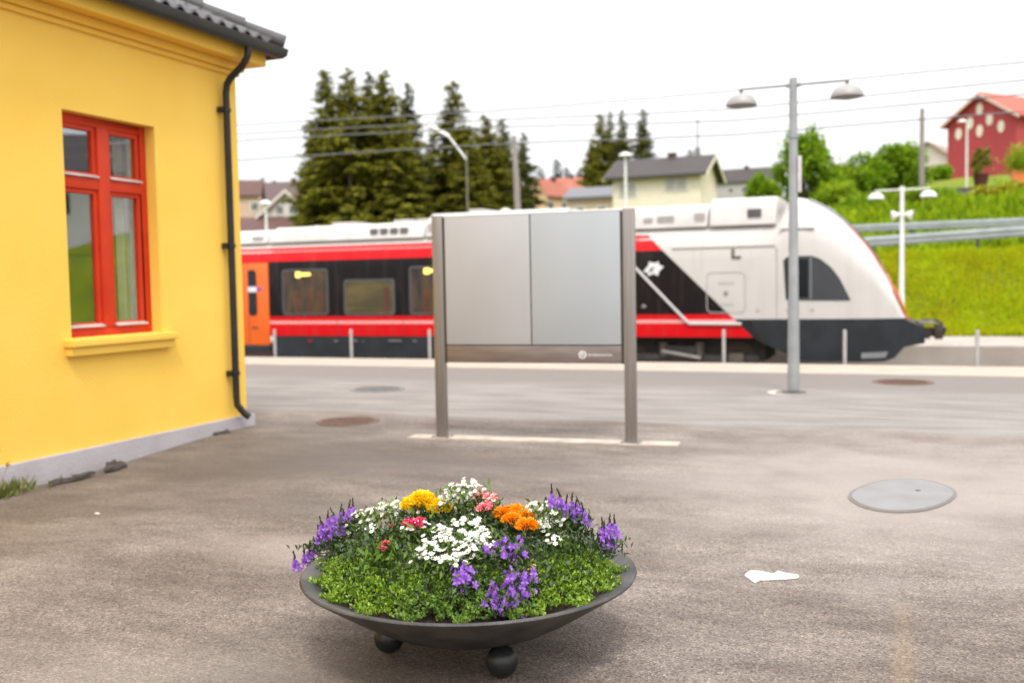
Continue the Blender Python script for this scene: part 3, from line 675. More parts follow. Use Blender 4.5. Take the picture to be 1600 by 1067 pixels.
# windows: grey rubber frame, glass, lit ceiling lamp inside
def glassmat(name, c1, c2, sc, st=(1, 1, .6)):
    return mat(name, c1, .06, col2=c2, scale=sc, stretch=st, spec=.6, detail=3)
g_dark = glassmat('painted_reflection_brown', (.012, .010, .008), (.085, .048, .016), 2.6, (1.6, 1, .5))  # brown noise paints reflections and the dim interior into opaque glass
g_olive = glassmat('painted_reflection_olive', (.05, .036, .010), (.13, .095, .022), 1.8, (.5, 1, 1.8))  # olive tone paints the reflected grass into the glass colour
lampm = mat('lit_ceiling_lamp', (1, .8, .2), .5, emit=((1, .66, .08), .75))
fr_m = mat('window_rubber', (.085, .085, .09), .5)
def rrect(x0, x1, z0, z1, r_, y, n=5):
    P = []
    for cx, cz, a0 in ((x1-r_, z1-r_, 0), (x0+r_, z1-r_, 90), (x0+r_, z0+r_, 180), (x1-r_, z0+r_, 270)):
        for k in range(n+1):
            a = R(a0+90*k/n); P.append((cx+r_*math.cos(a), y, cz+r_*math.sin(a)))
    return P
def train_window(x0, x1, z0, z1, g, lamps, seats):
    b = B(); a = rrect(x0, x1, z0, z1, .09, 0); c = rrect(x0+.045, x1-.045, z0+.045, z1-.045, .06, 0)
    b.loft([[(x, YT+.01, z) for x, y, z in a], [(x, YT-.02, z) for x, y, z in a], [(x, YT-.02, z) for x, y, z in c], [(x, YT-.004, z) for x, y, z in c]], caps=False, smooth=False)
    f = b.done('window', fr_m, train)
    b = B(); b.prism([(x, YT-.008, z) for x, y, z in rrect(x0+.04, x1-.04, z0+.04, z1-.04, .06, 0)], (0, .012, 0)); b.done('glass', g, f)
    for lx0, lx1, lz0, lz1 in lamps:
        b = B(); b.prism([(x, YT-.0095, z) for x, y, z in rrect(lx0, lx1, lz0, lz1, min(.03, (lz1-lz0)/2.1), 0)], (0, .001, 0)); b.done('ceiling_lamp', lampm, f)
    for sx, sw, sz in seats:
        b = B(); b.prism([(x, YT-.009, z) for x, y, z in rrect(sx, sx+sw, z0+.05, sz, .06, 0)], (0, .0008, 0)); b.done('seat_back', mat('dim_seat', (.10, .038, .012), .3, col2=(.05, .022, .010), scale=3), f)
W2 = 1.42
train_window(-15.44, -14.03, .80, 2.0, g_dark, [(-15.02, -14.86, 1.78, 1.93), (-14.86, -14.56, 1.82, 1.90)], [(-15.1, .22, 1.45), (-14.7, .2, 1.5), (-14.4, .22, 1.42)])
train_window(-13.56, -12.08, .79, 1.70, g_olive, [], [(-12.42, .2, 1.5)])
train_window(-11.66, -10.25, .79, 2.0, g_dark, [(-11.25, -11.08, 1.80, 1.95), (-11.08, -10.75, 1.84, 1.92)], [(-11.3, .25, 1.45)])
train_window(-9.8, -8.38, .79, 1.70, g_olive, [], [])
train_window(-7.9, -6.5, .79, 2.0, g_dark, [], [])
train_window(-20.6, -19.2, .79, 2.0, g_dark, [], [])
# orange door
b = B(); b.box(-17.15, -15.88, YT-.02, YT+.02, .0, 2.19); door = b.done('door', tr_orange, train, bevel=.012)
for x0 in (-16.52, -17.0):
    b = B(); b.prism([(x, YT-.03, z) for x, y, z in rrect(x0, x0+.27, .78, 2.02, .12, 0)], (0, .012, 0)); dw = b.done('door_window', mat('door_glass', (.012, .012, .014), .08), door)
    b = B(); b.box(x0-.0, x0+.27, YT-.034, YT-.0315, 1.42, 1.56); b.done('sticker', mat('white_sticker', (.75, .75, .78), .5), door)
b = B(); b.box(-16.22, -16.10, YT-.028, YT-.0205, 1.45, 1.56); b.done('door_button', mat('violet_button', (.22, .10, .35), .5), door)
b = B(); b.box(-16.45, -16.25, YT-.026, YT-.0205, .42, .50); b.done('door_mark', mat('dark_orange', (.35, .06, .01), .6), door)
b = B(); b.box(-16.53, -16.515, YT-.024, YT-.0205, .02, 2.17); b.done('door_gap', black, door)
b = B(); b.box(-17.2, -15.85, YT-.05, YT+.1, -.18, -.02); b.done('door_step', tr_grey, train, bevel=.01)
# lower skirts, front valance
b = B(); b.box(-15.8, -6.45, YT+.012, YT+.05, -.55, .234); b.done('skirt', tr_grey, train)
b = B(); b.box(-33.5, -17.3, YT+.012, YT+.05, -.55, .234); b.done('skirt', tr_grey, train)
b = B()
poly = [(-3.30, .65), (-.10, .632), (.02, .56), (.28, .45), (.31, .10), (-.10, .03), (-.30, -.20), (-.5, -.27), (-2.25, -.27), (-2.55, -.08), (-2.95, .10), (-3.18, .22)]
def ins(x): return hw(x)+.012
xa = sorted(set([p[0] for p in poly]+[-3.3+3.61*k/40 for k in range(41)])); rings = []
for x in xa:
    zs = []; xq = min(max(x, -3.2999), .3099)
    for (x0, z0), (x1, z1) in zip(poly, poly[1:]+poly[:1]):
        if (x0-xq)*(x1-xq) <= 0 and abs(x1-x0) > 1e-9: zs.append(z0+(z1-z0)*(xq-x0)/(x1-x0))
    zl, zh = min(zs), max(zs); zm = zl+(zh-zl)*.55; ww = ins(x)
    rings.append([(x, YM-ww, zh), (x, YM-ww, zm), (x, YM-ww*.975, zl), (x, YM+ww*.975, zl), (x, YM+ww, zm), (x, YM+ww, zh)])
b.loft(rings, smooth=False)
val = b.done('front_valance', tr_grey, train)
b = B(); b.prism([(-.95, YM-hw(-.9)-.014, -.08), (-.42, YM-hw(-.42)-.014, -.06), (-.48, YM-hw(-.45)-.014, -.18), (-.95, YM-hw(-.9)-.014, -.2)], (0, .02, 0)); b.done('foot_step', mat('pale_step', (.22, .23, .24), .5), val)
# windscreen (dark, wraps the nose front) with red side line and lights
b = B(); ring = []
for k in range(15):
    x = -2.1+1.62*k/14; zt = ztop(x)
    row = []
    for j in range(9):
        y = (-.42+.84*j/8)*hw(x); zs = min(2.2, -.2+(zt+.2)*.62); c = abs(y)/hw(x); row.append((x+.012, YM+y, zs+(zt-zs)*max(0, 1-c**2.4)**(1/2.4)+.012))
    ring.append(row)
b.loft(ring, caps=False, closed=False); b.done('windscreen', mat('windscreen_glass', (.01, .01, .012), .06), train)
def sidepoint(x, f):     # a point on the shoulder, f = fraction of the half width
    zt = ztop(x); zs = min(2.2, -.2+(zt+.2)*.62); return (x, YM-hw(x)*f, zs+(zt-zs)*max(0, 1-f**2.4)**(1/2.4))
b = B(); pts = [sidepoint(-1.35+1.31*k/26, .46+.14*k/26) for k in range(27)]
b.tube([Vector(p)+Vector((.008, -.003, .006)) for p in pts], [.008+.022*k/26 for k in range(27)], 8); b.done('red_edge', mat('nose_red', (.70, .06, .03), .4), train)
b = B(); rows = []
for k in range(10):
    x = -.36+.26*k/9; rows.append([tuple(Vector(sidepoint(x, f))+Vector((.045, -.012, .012))) for f in (.34, .46, .58, .68, .76)])
b.loft(rows, caps=False, closed=False); b.done('headlight', mat('orange_red_lens', (.75, .10, .02), .25, col2=(.60, .02, .015), scale=3), train)
# cab side window
def strip_slab(b, P, off, th, n=26, side=-1):
    """a slab that follows the curve of the train side; P is an outline that is single-valued in x"""
    xa, xb = min(p[0] for p in P), max(p[0] for p in P); rings = []
    for k in range(n+1):
        x = xa+(xb-xa)*k/n; zs = []; xq = min(max(x, xa+1e-4), xb-1e-4)
        for (x0, z0), (x1, z1) in zip(P, P[1:]+P[:1]):
            if (x0-xq)*(x1-xq) <= 0 and abs(x1-x0) > 1e-9: zs.append(z0+(z1-z0)*(xq-x0)/(x1-x0))
        y = YM+side*(hw(x)+off); yi = y-side*th
        rings.append([(x, y, min(zs)), (x, y, max(zs)), (x, yi, max(zs)), (x, yi, min(zs))])
    return b.loft(rings, smooth=False)
def side_slab(name, P, m, off=.012, th=.02, par=None):
    return strip_slab(B(), P, off, th).done(name, m, par or train)
cw_ = side_slab('cab_window', [(-2.50, 1.98), (-2.40, 2.01), (-1.97, 2.01), (-1.78, 1.94), (-1.55, 1.74), (-1.38, 1.50), (-1.24, 1.20), (-1.17, 1.055), (-1.2, 1.04), (-2.47, 1.06), (-2.54, 1.12), (-2.55, 1.92)], mat('slate_glass', (.045, .048, .056), .3), .012)
side_slab('sliding_pane', [(-2.48, 1.95), (-2.03, 1.95), (-2.03, 1.12), (-2.48, 1.12)], mat('black_cab_glass', (.008, .009, .010), .05), .018, .005, cw_)
side_slab('pane_bar', [(-2.0, 1.99), (-1.955, 1.99), (-1.955, 1.07), (-2.0, 1.07)], mat('bar_grey', (.15, .155, .165), .5), .019, .006, cw_)
# equipment hatch, recess, fittings, diagonal pipe, emblem
b = B(); a = rrect(-4.22, -3.36, .79, 1.70, .12, 0); c = rrect(-4.20, -3.38, .81, 1.68, .105, 0)
b.loft([[(x, YT-.003, z) for x, y, z in a], [(x, YT-.008, z) for x, y, z in a], [(x, YT-.008, z) for x, y, z in c], [(x, YT-.003, z) for x, y, z in c]], caps=False, smooth=False); ht = b.done('hatch', mat('hatch_line', (.42, .41, .40), .6), train)
faint = mat('faint_print', (.42, .40, .38), .6)
for z in (1.45, .98): 
    b = B()
    for k in range(4): b.box(-3.95+k*.09, -3.89+k*.09, YT-.006, YT-.002, z-.03, z+.03)
    b.done('hatch_print', faint, ht)
b = B(); b.prism([(x, YT-.006, z) for x, y, z in rrect(-3.84, -3.74, 1.16, 1.28, .045, 0)], (0, .004, 0)); b.done('hatch_lock', mat('lock_grey', (.25, .24, .235), .5), ht)
b = B(); b.box(-3.66, -3.60, YT-.012, YT+.01, 1.98, 2.2); b.box(-3.60, -3.46, YT-.012, YT+.01, 1.98, 2.04); b.done('handle_recess', mat('recess_brown', (.10, .09, .08), .7), train)
for x in (-3.1, -1.95, -2.45):
    b = B(); b.lathe([(0, 0), (.045, 0), (.045, .01), (0, .012)], 14, (0, 0, 0)); o = b.done('side_cap', mat('cap_grey', (.45, .44, .43), .5), train); o.rotation_euler = (math.pi/2, 0, 0); o.location = (x, YM-hw(x)-.001, .86)
b = B(); b.tube([(-6.15, YT-.03, 2.16), (-4.68, YT-.03, .62), (-4.60, YT-.03, .555), (-3.45, YT-.03, .545)], .034, 8); b.done('diagonal_pipe', mat('pale_pipe', (.55, .52, .51), .5), train)
b = B(); bmesh.ops.transform
E0 = [(-.24, -.06), (-.12, .08), (-.10, .17), (.02, .13), (.12, .17), (.13, .09), (.24, .05), (.13, -.06), (.10, -.16), (0, -.11), (-.13, -.16), (-.13, -.08)]
b.prism([(-5.42+x, YT-.006, 1.80+z) for x, z in E0], (0, .004, 0)); b.done('emblem', mat('white_emblem', (.72, .72, .72), .5), train)
b = B(); b.prism([(-5.47+x, YT-.0085, 1.80+z) for x, z in ((-.06, -.05), (.02, .05), (.07, .02), (-.01, -.08))], (0, .002, 0)); b.done('emblem_mark', mat('emblem_dark', (.12, .11, .11), .5), train)
b = B(); b.prism([(-5.66+x, YT-.006, .96+z) for x, z in ((-.05, -.04), (.06, -.04), (.06, 0), (.02, .04), (-.03, .03))], (0, .004, 0)); b.done('lock_cap', mat('lock_grey', (.25, .24, .235), .5), train)
# undersill print
for k, (x, w_) in enumerate(((-13.9, .35), (-13.45, .7), (-13.05, .1), (-12.3, 1.1), (-11.95, .12), (-11.6, .3))):
    b = B(); b.box(x, x+w_*.35, YT-.012, YT-.004, .10+.015*(k % 2), .135+.015*(k % 2)); b.done('undersill_print', mat('dim_print', (.20, .19, .185), .6), train)
b = B(); b.prism([(-14.75, YT-.012, .15), (-14.5, YT-.012, .15), (-14.62, YT-.012, .06)], (0, .005, 0)); b.done('red_mark', mat('dim_red_mark', (.18, .015, .02), .6), train)
# running gear
def bogie(xc):
    bg_ = bpy.data.objects.new('bogie', None)
    b = B(); b.box(xc-1.75, xc+1.75, YT+.25, YT+.37, -.34, -.16); b.box(xc-.5, xc+.5, YT+.2, YT+.4, -.22, .04)
    b.prism([(xc-1.2, YT+.22, -.14), (xc-.55, YT+.22, -.14), (xc-.45, YT+.22, -.30), (xc-1.3, YT+.22, -.30)], (0, .14, 0)); f = b.done('bogie', black, train, bevel=.01)
    for s in (-1.25, 1.25):
        b = B(); b.tube([(xc+s, YT+.45, -.28), (xc+s, YT+.58, -.28)], [.42, .42], 28); b.tube([(xc+s, YT+.40, -.28), (xc+s, YT+.45, -.28)], [.14, .2], 20); b.done('wheel', mat('wheel_steel', (.07, .055, .045), .6, .5), f)
        b = B(); b.box(xc+s-.16, xc+s+.16, YT+.2, YT+.38, -.42, -.12); b.tube([(xc+s, YT+.19, -.27), (xc+s, YT+.2, -.27)], .1, 16); b.done('axle_box', mat('axle_brown', (.10, .08, .065), .7), f, bevel=.01)
    b = B(); b.tube([(xc-.45, YT+.22, -.08), (xc+.45, YT+.22, -.24)], .045, 10); b.done('damper', mat('damper_grey', (.32, .29, .27), .5), f)
    for s in (-.42, .42): b = B(); b.tube([(xc+s, YT+.3, -.2), (xc+s, YT+.3, .12)], .11, 16); b.done('spring', mat('axle_brown', (.10, .08, .065), .7), f)
bogie(-4.85); bogie(-24.)
b = B(); b.box(-6.4, -3.0, YT+.5, YM+1.0, -.3, .2); b.done('underframe', black, train)
# coupler
b = B(); b.box(.1, .42, YM-.16, YM+.16, .16, .40); b.tube([(.28, YM, .30), (.54, YM, .30)], .10, 14); cpl = b.done('coupler', mat('coupler_brown', (.075, .06, .05), .55, .5), train, bevel=.01)
b = B(); b.box(.50, .68, YM-.18, YM+.18, .15, .49); b.done('coupler_head', mat('coupler_brown', (.075, .06, .05), .55, .5), cpl, bevel=.03)
b = B(); b.tube([(.68, YM-.08, .36), (.75, YM-.08, .36)], [.08, .04], 12); b.tube([(.68, YM+.09, .28), (.72, YM+.09, .28)], .07, 12); b.done('coupler_cone', mat('coupler_dark', (.04, .035, .03), .5, .5), cpl)
b = B(); b.tube([(.05, YM-.3, .50), (.3, YM-.22, .58), (.55, YM-.2, .56), (.66, YM-.16, .50)], .025, 8); b.done('hose', black, cpl)
b = B(); b.box(.18, .5, YM-.3, YM+.3, .50, .56); b.done('coupler_cover', mat('coupler_grey', (.30, .27, .25), .5), cpl, bevel=.012)

# ------------------------------------------------------------------ road guard rails on the bank
rail_m = mat('weathered_guard_rail', (.44, .475, .475), .5, .25, col2=(.34, .37, .37), scale=2)
post_m = mat('dark_rail_post', (.06, .058, .055), .6)
def guard_rail(Y, X0, X1, za, zb, h, posts, label):
    h *= .86
    t = thing('guard_rail', (0, Y, 0), label, 'guard rail', 'road guard rails on the bank')
    pr_ = [(0, -h/2), (.0, -h/2+.06*h/.36), (-.07, -h*.30), (-.07, -h*.12), (0, -.03), (0, .03), (-.07, h*.12), (-.07, h*.30), (0, h/2-.06*h/.36), (0, h/2)]
    sec = [(y, z) for y, z in pr_]+[(y+.012, z) for y, z in pr_[::-1]]
    b = B(); b.loft([[(x, y, za+(zb-za)*(x-X0)/(X1-X0)+z) for y, z in sec] for x in (X0, X1)], smooth=False); b.done('beam', rail_m, t)
    for x in posts:
        zc = za+(zb-za)*(x-X0)/(X1-X0); b = B(); b.box(x-.05, x+.05, .02, .12, terrz(x, Y)-.3 if Y < 35 else zc-1.0, zc+h*.35); b.box(x-.04, x+.04, .012, .02, zc-.1, zc+.1); b.done('post', post_m, t)
guard_rail(34.0, -6, 9, 2.44, 3.08, .38, (-5.05, -1.10, 1.94, 5.6), 'nearer and lower of the two grey steel guard rails above the grass bank')
guard_rail(40.0, -6, 10, 3.33, 3.43, .33, (-2.6, .05, 2.6, 5.2), 'farther and upper of the two grey steel guard rails before the green weeds')

# ------------------------------------------------------------------ masts, poles, wires
wire_m = mat('overhead_wire', (.16, .16, .16), .7)
def wire(pts, label, r_=.017):
    b = B(); P = []
    for k in range(49):
        x = -60+k*100/48; P.append((x-pts[0], 0, float(np.interp(x, [-60, -17.6, -9.4, -4.2, 2.2, 40], pts[2]))-pts[1]))
    b.tube(P, r_, 6); o = b.done('overhead_wire', wire_m); o.location = (pts[0], pts[3], pts[1]); tag(o, label, 'wire', 'overhead wires above the train')
for k, (z, y, l) in enumerate((((6.4, 6.15, 5.90, 5.89, 5.97, 6.2), 23.7, 'uppermost of the thin overhead wires crossing the sky'),
                  ((6.1, 5.90, 5.68, 5.47, 5.60, 5.8), 23.72, 'second thin overhead wire from the top'),
                  ((5.85, 5.71, 5.49, 5.20, 5.3, 5.5), 23.68, 'third thin overhead wire from the top'),
                  ((5.2, 5.16, 5.08, 4.88, 4.95, 5.1), 23.7, 'lowest contact wire, nearest above the train roof'))):
    wire((-9, 5.5, z, y), l)
wood = mat('grey_weathered_pole', (.30, .27, .24), .85, col2=(.21, .19, .17), scale=3, stretch=(6, 6, .6))
def pole(px, py_top, py_bot, Y, r_, m, name, label, cat, extra=None):
    a = atY(px[0], py_top, Y); c = atY(px[1], py_bot, Y)
    b = B(); b.tube([(c.x-c.x, 0, -3), (0, 0, 0), (a.x-c.x, 0, a.z-c.z)], [r_*1.1, r_, r_*.75], 12); o = b.done(name, m); o.location = (c.x, Y, c.z); tag(o, label, cat); return o
pole((803, 809), 213, 322, 30, .105, wood, 'utility_pole', 'weathered grey wooden pole behind the notice board left top', 'pole')
pole((1441, 1440), 170, 300, 60, .16, wood, 'utility_pole', 'slim grey pole left of the red barn on the hill', 'pole')
m_ = pole((1090, 1090), 185, 260, 120, .12, mat('mast_grey', (.2, .2, .2), .6), 'radio_mast', 'thin dark mast behind the cream house roof', 'mast')
b = B(); b.box(-.35, .35, -.1, .1, 1.2, 2.2); b.done('antenna', mat('mast_grey', (.2, .2, .2), .6), m_, bevel=.03)
# catenary bracket beside the second spruce group
c0 = atY(700, 330, 26.6)
t = thing('catenary_mast', (c0.x+.45, 27.0, -.17), 'catenary mast with white bracket arms in front of the dark spruces', 'mast')
b = B(); b.box(-.022, .022, -.022, .022, 0, 5.6); b.done('pole', mat('mast_green', (.16, .16, .11), .7), t)
wa = mat('white_insulator', (.75, .75, .74), .4)
bx = c0.x+.45
P = [atY(655, 206, 27)-Vector((bx, 27, -.17)), atY(668, 195, 27)-Vector((bx, 27, -.17)), atY(701, 213, 27)-Vector((bx, 27, -.17)), Vector((0, 0, 5.35))]
b = B(); b.tube([P[0], P[1]], .035, 8); b.tube([P[1], P[2]], .055, 8); b.tube([P[2], P[3]], .03, 8); b.done('bracket_arm', wa, t)
def small_lamp(px, top, Y, base, label, two=False):
    a = atY(px, top, Y); zb = base
    t = thing('lamp_post', (a.x, Y, zb), label, 'lamp post', 'slim white lamp posts in the background')
    b = B(); b.tube([(0, 0, 0), (0, 0, a.z-zb)], [.07, .05], 10); b.done('pole', lamp_white, t)
    b = B(); b.lathe([(0, .16), (.12, .13), (.24, .05), (.28, 0), (0, -.03)], 18, (0 if not two else -.25, 0, a.z-zb-.02)); b.done('dome', lamp_white, t)
small_lamp(977, 243, 40, -.2, 'slim white single lamp post in front of the cream house')
small_lamp(415, 318, 36, -.2, 'short white lamp post by the white gabled house at the left')
small_lamp(1511, 190, 64, terrz(2.5, 64), 'slim white lamp post in front of the red barn', True)

# ------------------------------------------------------------------ houses
def house(name, loc, rz, Ln, Wd, hb, hr, wall_m, roof_m, label, windows=(), chimneys=(), ov=.35, trim=None, cat='house', base=-6, pane=None):
    """gable house: ridge along local x, front wall on local -y; windows: (side, u, z, w, h)"""
    t = thing(name, loc, label, cat, rz=rz)
    w2 = Wd/2; l2 = Ln/2
    b = B(); b.prism([(-l2, -w2, base), (-l2, w2, base), (-l2, w2, hb), (-l2, 0, hb+hr), (-l2, -w2, hb)], (Ln, 0, 0)); wl = b.done('wall', wall_m, t)
    sl_ = hr/w2; e = .16
    b = B()
    for s in (-1, 1):
        b.prism([(-l2-ov, 0, hb+hr+.02), (-l2-ov, s*(w2+ov), hb-sl_*ov+.02), (-l2-ov, s*(w2+ov), hb-sl_*ov+.02+e), (-l2-ov, 0, hb+hr+.02+e)], (Ln+2*ov, 0, 0))
    bmesh.ops.remove_doubles(b.bm, verts=b.bm.verts, dist=1e-4)
    rf = b.done('roof', roof_m, t)
    if trim:
        for x in (-l2-ov-.05, l2+ov+.002):
            b = B()
            for s in (-1, 1):
                b.prism([(x, 0, hb+hr-.12), (x, s*(w2+ov), hb-sl_*ov-.12), (x, s*(w2+ov), hb-sl_*ov+.14), (x, 0, hb+hr+.14)], (.048, 0, 0))
            b.done('barge_board', trim, t)
    for (x, y, cw2, ch) in chimneys:
        b = B(); b.box(x-cw2/2, x+cw2/2, y-cw2/2, y+cw2/2, hb, hb+hr+ch); b.box(x-cw2/2-.05, x+cw2/2+.05, y-cw2/2-.05, y+cw2/2+.05, hb+hr+ch, hb+hr+ch+.12); b.done('chimney', mat('brick_chimney', (.10, .06, .05), .9, col2=(.07, .045, .04), scale=10), rf)
    for (side, u, z, ww, hh) in windows:
        b = B(); g = B()
        if side in ('-y', '+y'):
            s = -1 if side == '-y' else 1; y0, y1 = sorted((s*w2-s*.05, s*(w2+.05)))
            b.box(u-ww/2-.1, u+ww/2+.1, y0, y1, z-.1, z+hh+.1); yy = s*(w2+.06); y0, y1 = sorted((yy, yy-s*.02)); g.box(u-ww/2, u-.03, y0, y1, z, z+hh); g.box(u+.03, u+ww/2, y0, y1, z, z+hh)
        else:
            s = -1 if side == '-x' else 1; x0, x1 = sorted((s*l2-s*.05, s*(l2+.05)))
            b.box(x0, x1, u-ww/2-.1, u+ww/2+.1, z-.1, z+hh+.1); xx = s*(l2+.06); x0, x1 = sorted((xx, xx-s*.02)); g.box(x0, x1, u-ww/2, u-.03, z, z+hh); g.box(x0, x1, u+.03, u+ww/2, z, z+hh)
        wf_ = b.done('window', mat('white_trim', (.72, .70, .66), .6), t); g.done('pane', pane or mat('house_glass', (.03, .045, .045), .15), wf_)
    return t
def boards(name, c, c2=None): return mat(name, c, .8, col2=c2 or tuple(k*.86 for k in c), scale=1.2, stretch=(1, 1, 9))
slate = mat('dark_brown_roof', (.036, .028, .027), .75, col2=(.052, .042, .040), scale=2, stretch=(1, 1, 6))
brown_roof = mat('red_brown_roof', (.12, .055, .045), .75, col2=(.085, .042, .036), scale=2, stretch=(1, 1, 6))
cream = boards('cream_boarding', (.82, .74, .58)); whiteb = boards('white_boarding', (.66, .60, .55))
# cream house
c = atD(1040, 262, 75); 
house('cream_house', (c.x, c.y, terrz(c.x, c.y)), R(-1), 6.5, 6.0, 9.15-terrz(c.x, c.y), 1.40, cream, slate, 'cream wooden house with dark roof behind the train middle',
      [('-y', -2.0, 3.0, 1.2, 1.1), ('-y', 2.2, 3.0, 1.2, 1.1)] if False else [('-y', 1.5, 7.95-terrz(c.x, c.y), 1.5, .9), ('-y', -2.1, 7.7-terrz(c.x, c.y), 1.2, .9)], [(.5, 0, .55, .35)], .55, boards('cream_trim', (.74, .66, .48)), pane=mat('painted_sky_reflection_glass', (.45, .43, .37), .2, col2=(.36, .35, .31), scale=2))  # pale pane colour stands in for the reflected sky
# white house at left with brown porch roof
c = atD(447, 318, 70) + Vector((math.cos(R(114)), math.sin(R(114)), 0))*3.5
zb = terrz(c.x, c.y)
wh = house('white_house', (c.x, c.y, zb), R(24)+math.pi/2, 7.0, 3.6, 6.62-zb, 1.6, whiteb, brown_roof, 'white gabled house with two small attic windows at the left behind the train',
      [('-x', .45, 6.75-zb-.1, .42, .55), ('-x', -.45, 6.75-zb-.1, .42, .55)], [(-1.0, -.75, .55, .55)], .3, whiteb)
b = B(); b.prism([(-3.52, -5.2, 5.35-zb), (-5.3, -5.2, 4.2-zb), (-5.3, -5.2, 4.34-zb), (-3.52, -5.2, 5.55-zb)], (0, 7.9, 0)); b.done('porch_roof', brown_roof, wh) if False else b.bm.free()
b = B(); b.prism([(-3.52, 3.9, 6.25-zb), (-5.4, 3.9, 5.0-zb), (-5.4, 3.9, 5.18-zb), (-3.52, 3.9, 6.45-zb)], (0, -6.4, 0)); b.done('porch_roof', brown_roof, wh)
b = B(); b.box(-5.3, -5.2, -2.4, 3.8, 4.75-zb, 5.02-zb); b.done('porch_beam', whiteb, wh)
for y in (-2.3, -.2, 1.8, 3.7): b = B(); b.box(-5.3, -5.14, y-.08, y+.08, 0, 4.75-zb); b.done('porch_post', whiteb, wh)
b = B(); b.box(-3.56, -3.52, -2.0, 3.6, 4.0-zb, 4.75-zb); b.done('dark_window_band', mat('house_glass', (.03, .045, .045), .15), wh)
bgr = 'small houses far behind the train'
for (x, y, d, L_, W_, hb_, hr_, rz_, wm, rm, lb) in (
    (385, 306, 95, 2.6, 3.0, 0, 1.3, 30, boards('pink_boarding', (.55, .38, .30)), brown_roof, 'little pinkish house beside the yellow building corner'),
    (452, 315, 110, 6.0, 5.0, 0, 2.0, 10, whiteb, mat('purple_brown_roof', (.11, .07, .07), .8), 'brown roofed house directly behind the white gabled house'),
    (858, 306, 105, 2.6, 2.6, 0, 1.5, 60, boards('peach_boarding', (.72, .50, .30)), mat('orange_tile_roof', (.30, .085, .05), .8, col2=(.36, .13, .09), scale=3), 'peach house with orange tiled roof right of the wooden pole'),
    (886, 299, 125, 4.4, 4, 0, 1.5, 10, boards('pale_grey_boarding', (.55, .48, .44)), mat('orange_tile_roof', (.30, .085, .05), .8), 'pale house with faded red roof, farther back, left of the cream house'),
    (932, 311, 82, 4.0, 3.6, 0, .8, 2, boards('tan_boarding', (.5, .4, .28)), mat('blue_grey_roof', (.15, .15, .165), .6), 'low house with blue grey roof left of the cream house'),
    (1160, 287, 140, 10., 6, 0, 1.9, -4, boards('dull_white_boarding', (.42, .40, .40)), slate, 'dark roofed house far off between the cream house and the green trees'),
    (1462, 262, 92, 4.5, 5.5, 0, 2.0, 72, whiteb, mat('tan_roof', (.30, .22, .16), .8), 'pale small house between the grey pole and the red barn')):
    c = atD(x, y, d); zb = terrz(c.x, c.y)
    h = house('house', (c.x, c.y, zb), R(rz_), L_, W_, max(c.z-zb+hb_, 1), hr_, wm, rm, lb, [('-y', -.9, max(c.z-zb, 1)-1.5, .6, .7), ('-y', .9, max(c.z-zb, 1)-1.5, .6, .7)], [(.6, 0, .45, .4)] if d > 100 else [], .3)
    h['group'] = bgr
# red barn with white ovals on the gable
barn_red = mat('red_barn_boards', (.42, .055, .060), .8, col2=(.33, .04, .045), scale=1.1, stretch=(7, 7, .4))
redroof = mat('red_tile_roof', (.52, .10, .06), .75, col2=(.44, .075, .045), scale=2, stretch=(1, 6, 6))
A_ = atD(1480, 287, 79); C_ = atD(1588, 287, 74)
dx, dy = C_.x-A_.x, C_.y-A_.y; gw = math.hypot(dx, dy); ga = math.atan2(dy, dx)
mid = (A_+C_)/2; zb = min(A_.z, C_.z)-.3
BL = 14.
yaw = ga + math.pi/2          # local -x gable faces the camera; ridge runs away from it
ctr = Vector((mid.x, mid.y, 0)) + Vector((math.cos(yaw), math.sin(yaw), 0))*BL/2
ze = (atD(1478, 203, 79).z); zr = atD(1528, 152, 77).z
barn = house('barn', (ctr.x, ctr.y, zb), yaw, BL, gw, ze-zb+.35, zr-ze-.3, barn_red, redroof, 'red wooden barn with white ovals on its gable, on the hill at right', [], [], .45, boards('pale_barge', (.68, .50, .44)), 'barn', base=-1.5)
for x, y in ((1498, 210), (1516, 193), (1531, 171), (1546.5, 187), (1531, 205), (1564.5, 198)):
    d_ = ray(x, y); nrm = np.array([math.cos(yaw), math.sin(yaw), 0]); tt = ((np.array(mid)-EYE)@nrm)/(d_@nrm); p = EYE+d_*tt
    loc = np.array([(p-np.array(ctr))@np.array([math.cos(yaw), math.sin(yaw), 0]), (p-np.array(ctr))@np.array([-math.sin(yaw), math.cos(yaw), 0]), p[2]-zb])
    b = B(); b.prism([(0, .27*math.cos(2*math.pi*k/24), .46*math.sin(2*math.pi*k/24)) for k in range(24)], (-.06, 0, 0)); o = b.done('oval_sign', mat('cream_oval', (.80, .72, .58), .6), barn); o.location = (-BL/2-.002, loc[1], loc[2])
for u in (-1.6, .9, 2.0):
    b = B(); b.box(-BL/2-.03, -BL/2+.05, u-.28, u+.28, .2, .75); b.done('cellar_opening', mat('dark_opening', (.012, .011, .010), .9), barn)
# white house with dark roof outside the frame at right: mirrored in the red window
house('white_house', (30.5, 47, terrz(30, 46)-.3), R(-42), 11, 7, 3.5, 2.3, boards('greyish_white_boarding', (.62, .60, .57)), slate, 'white wooden house with dark roof up on the bank beyond the right picture edge', [('-y', -2.0, 1.0, 1.0, 1.2), ('-y', 2.5, 1.0, 1.0, 1.2)], [], .5)  # boarding in a slightly greyer white

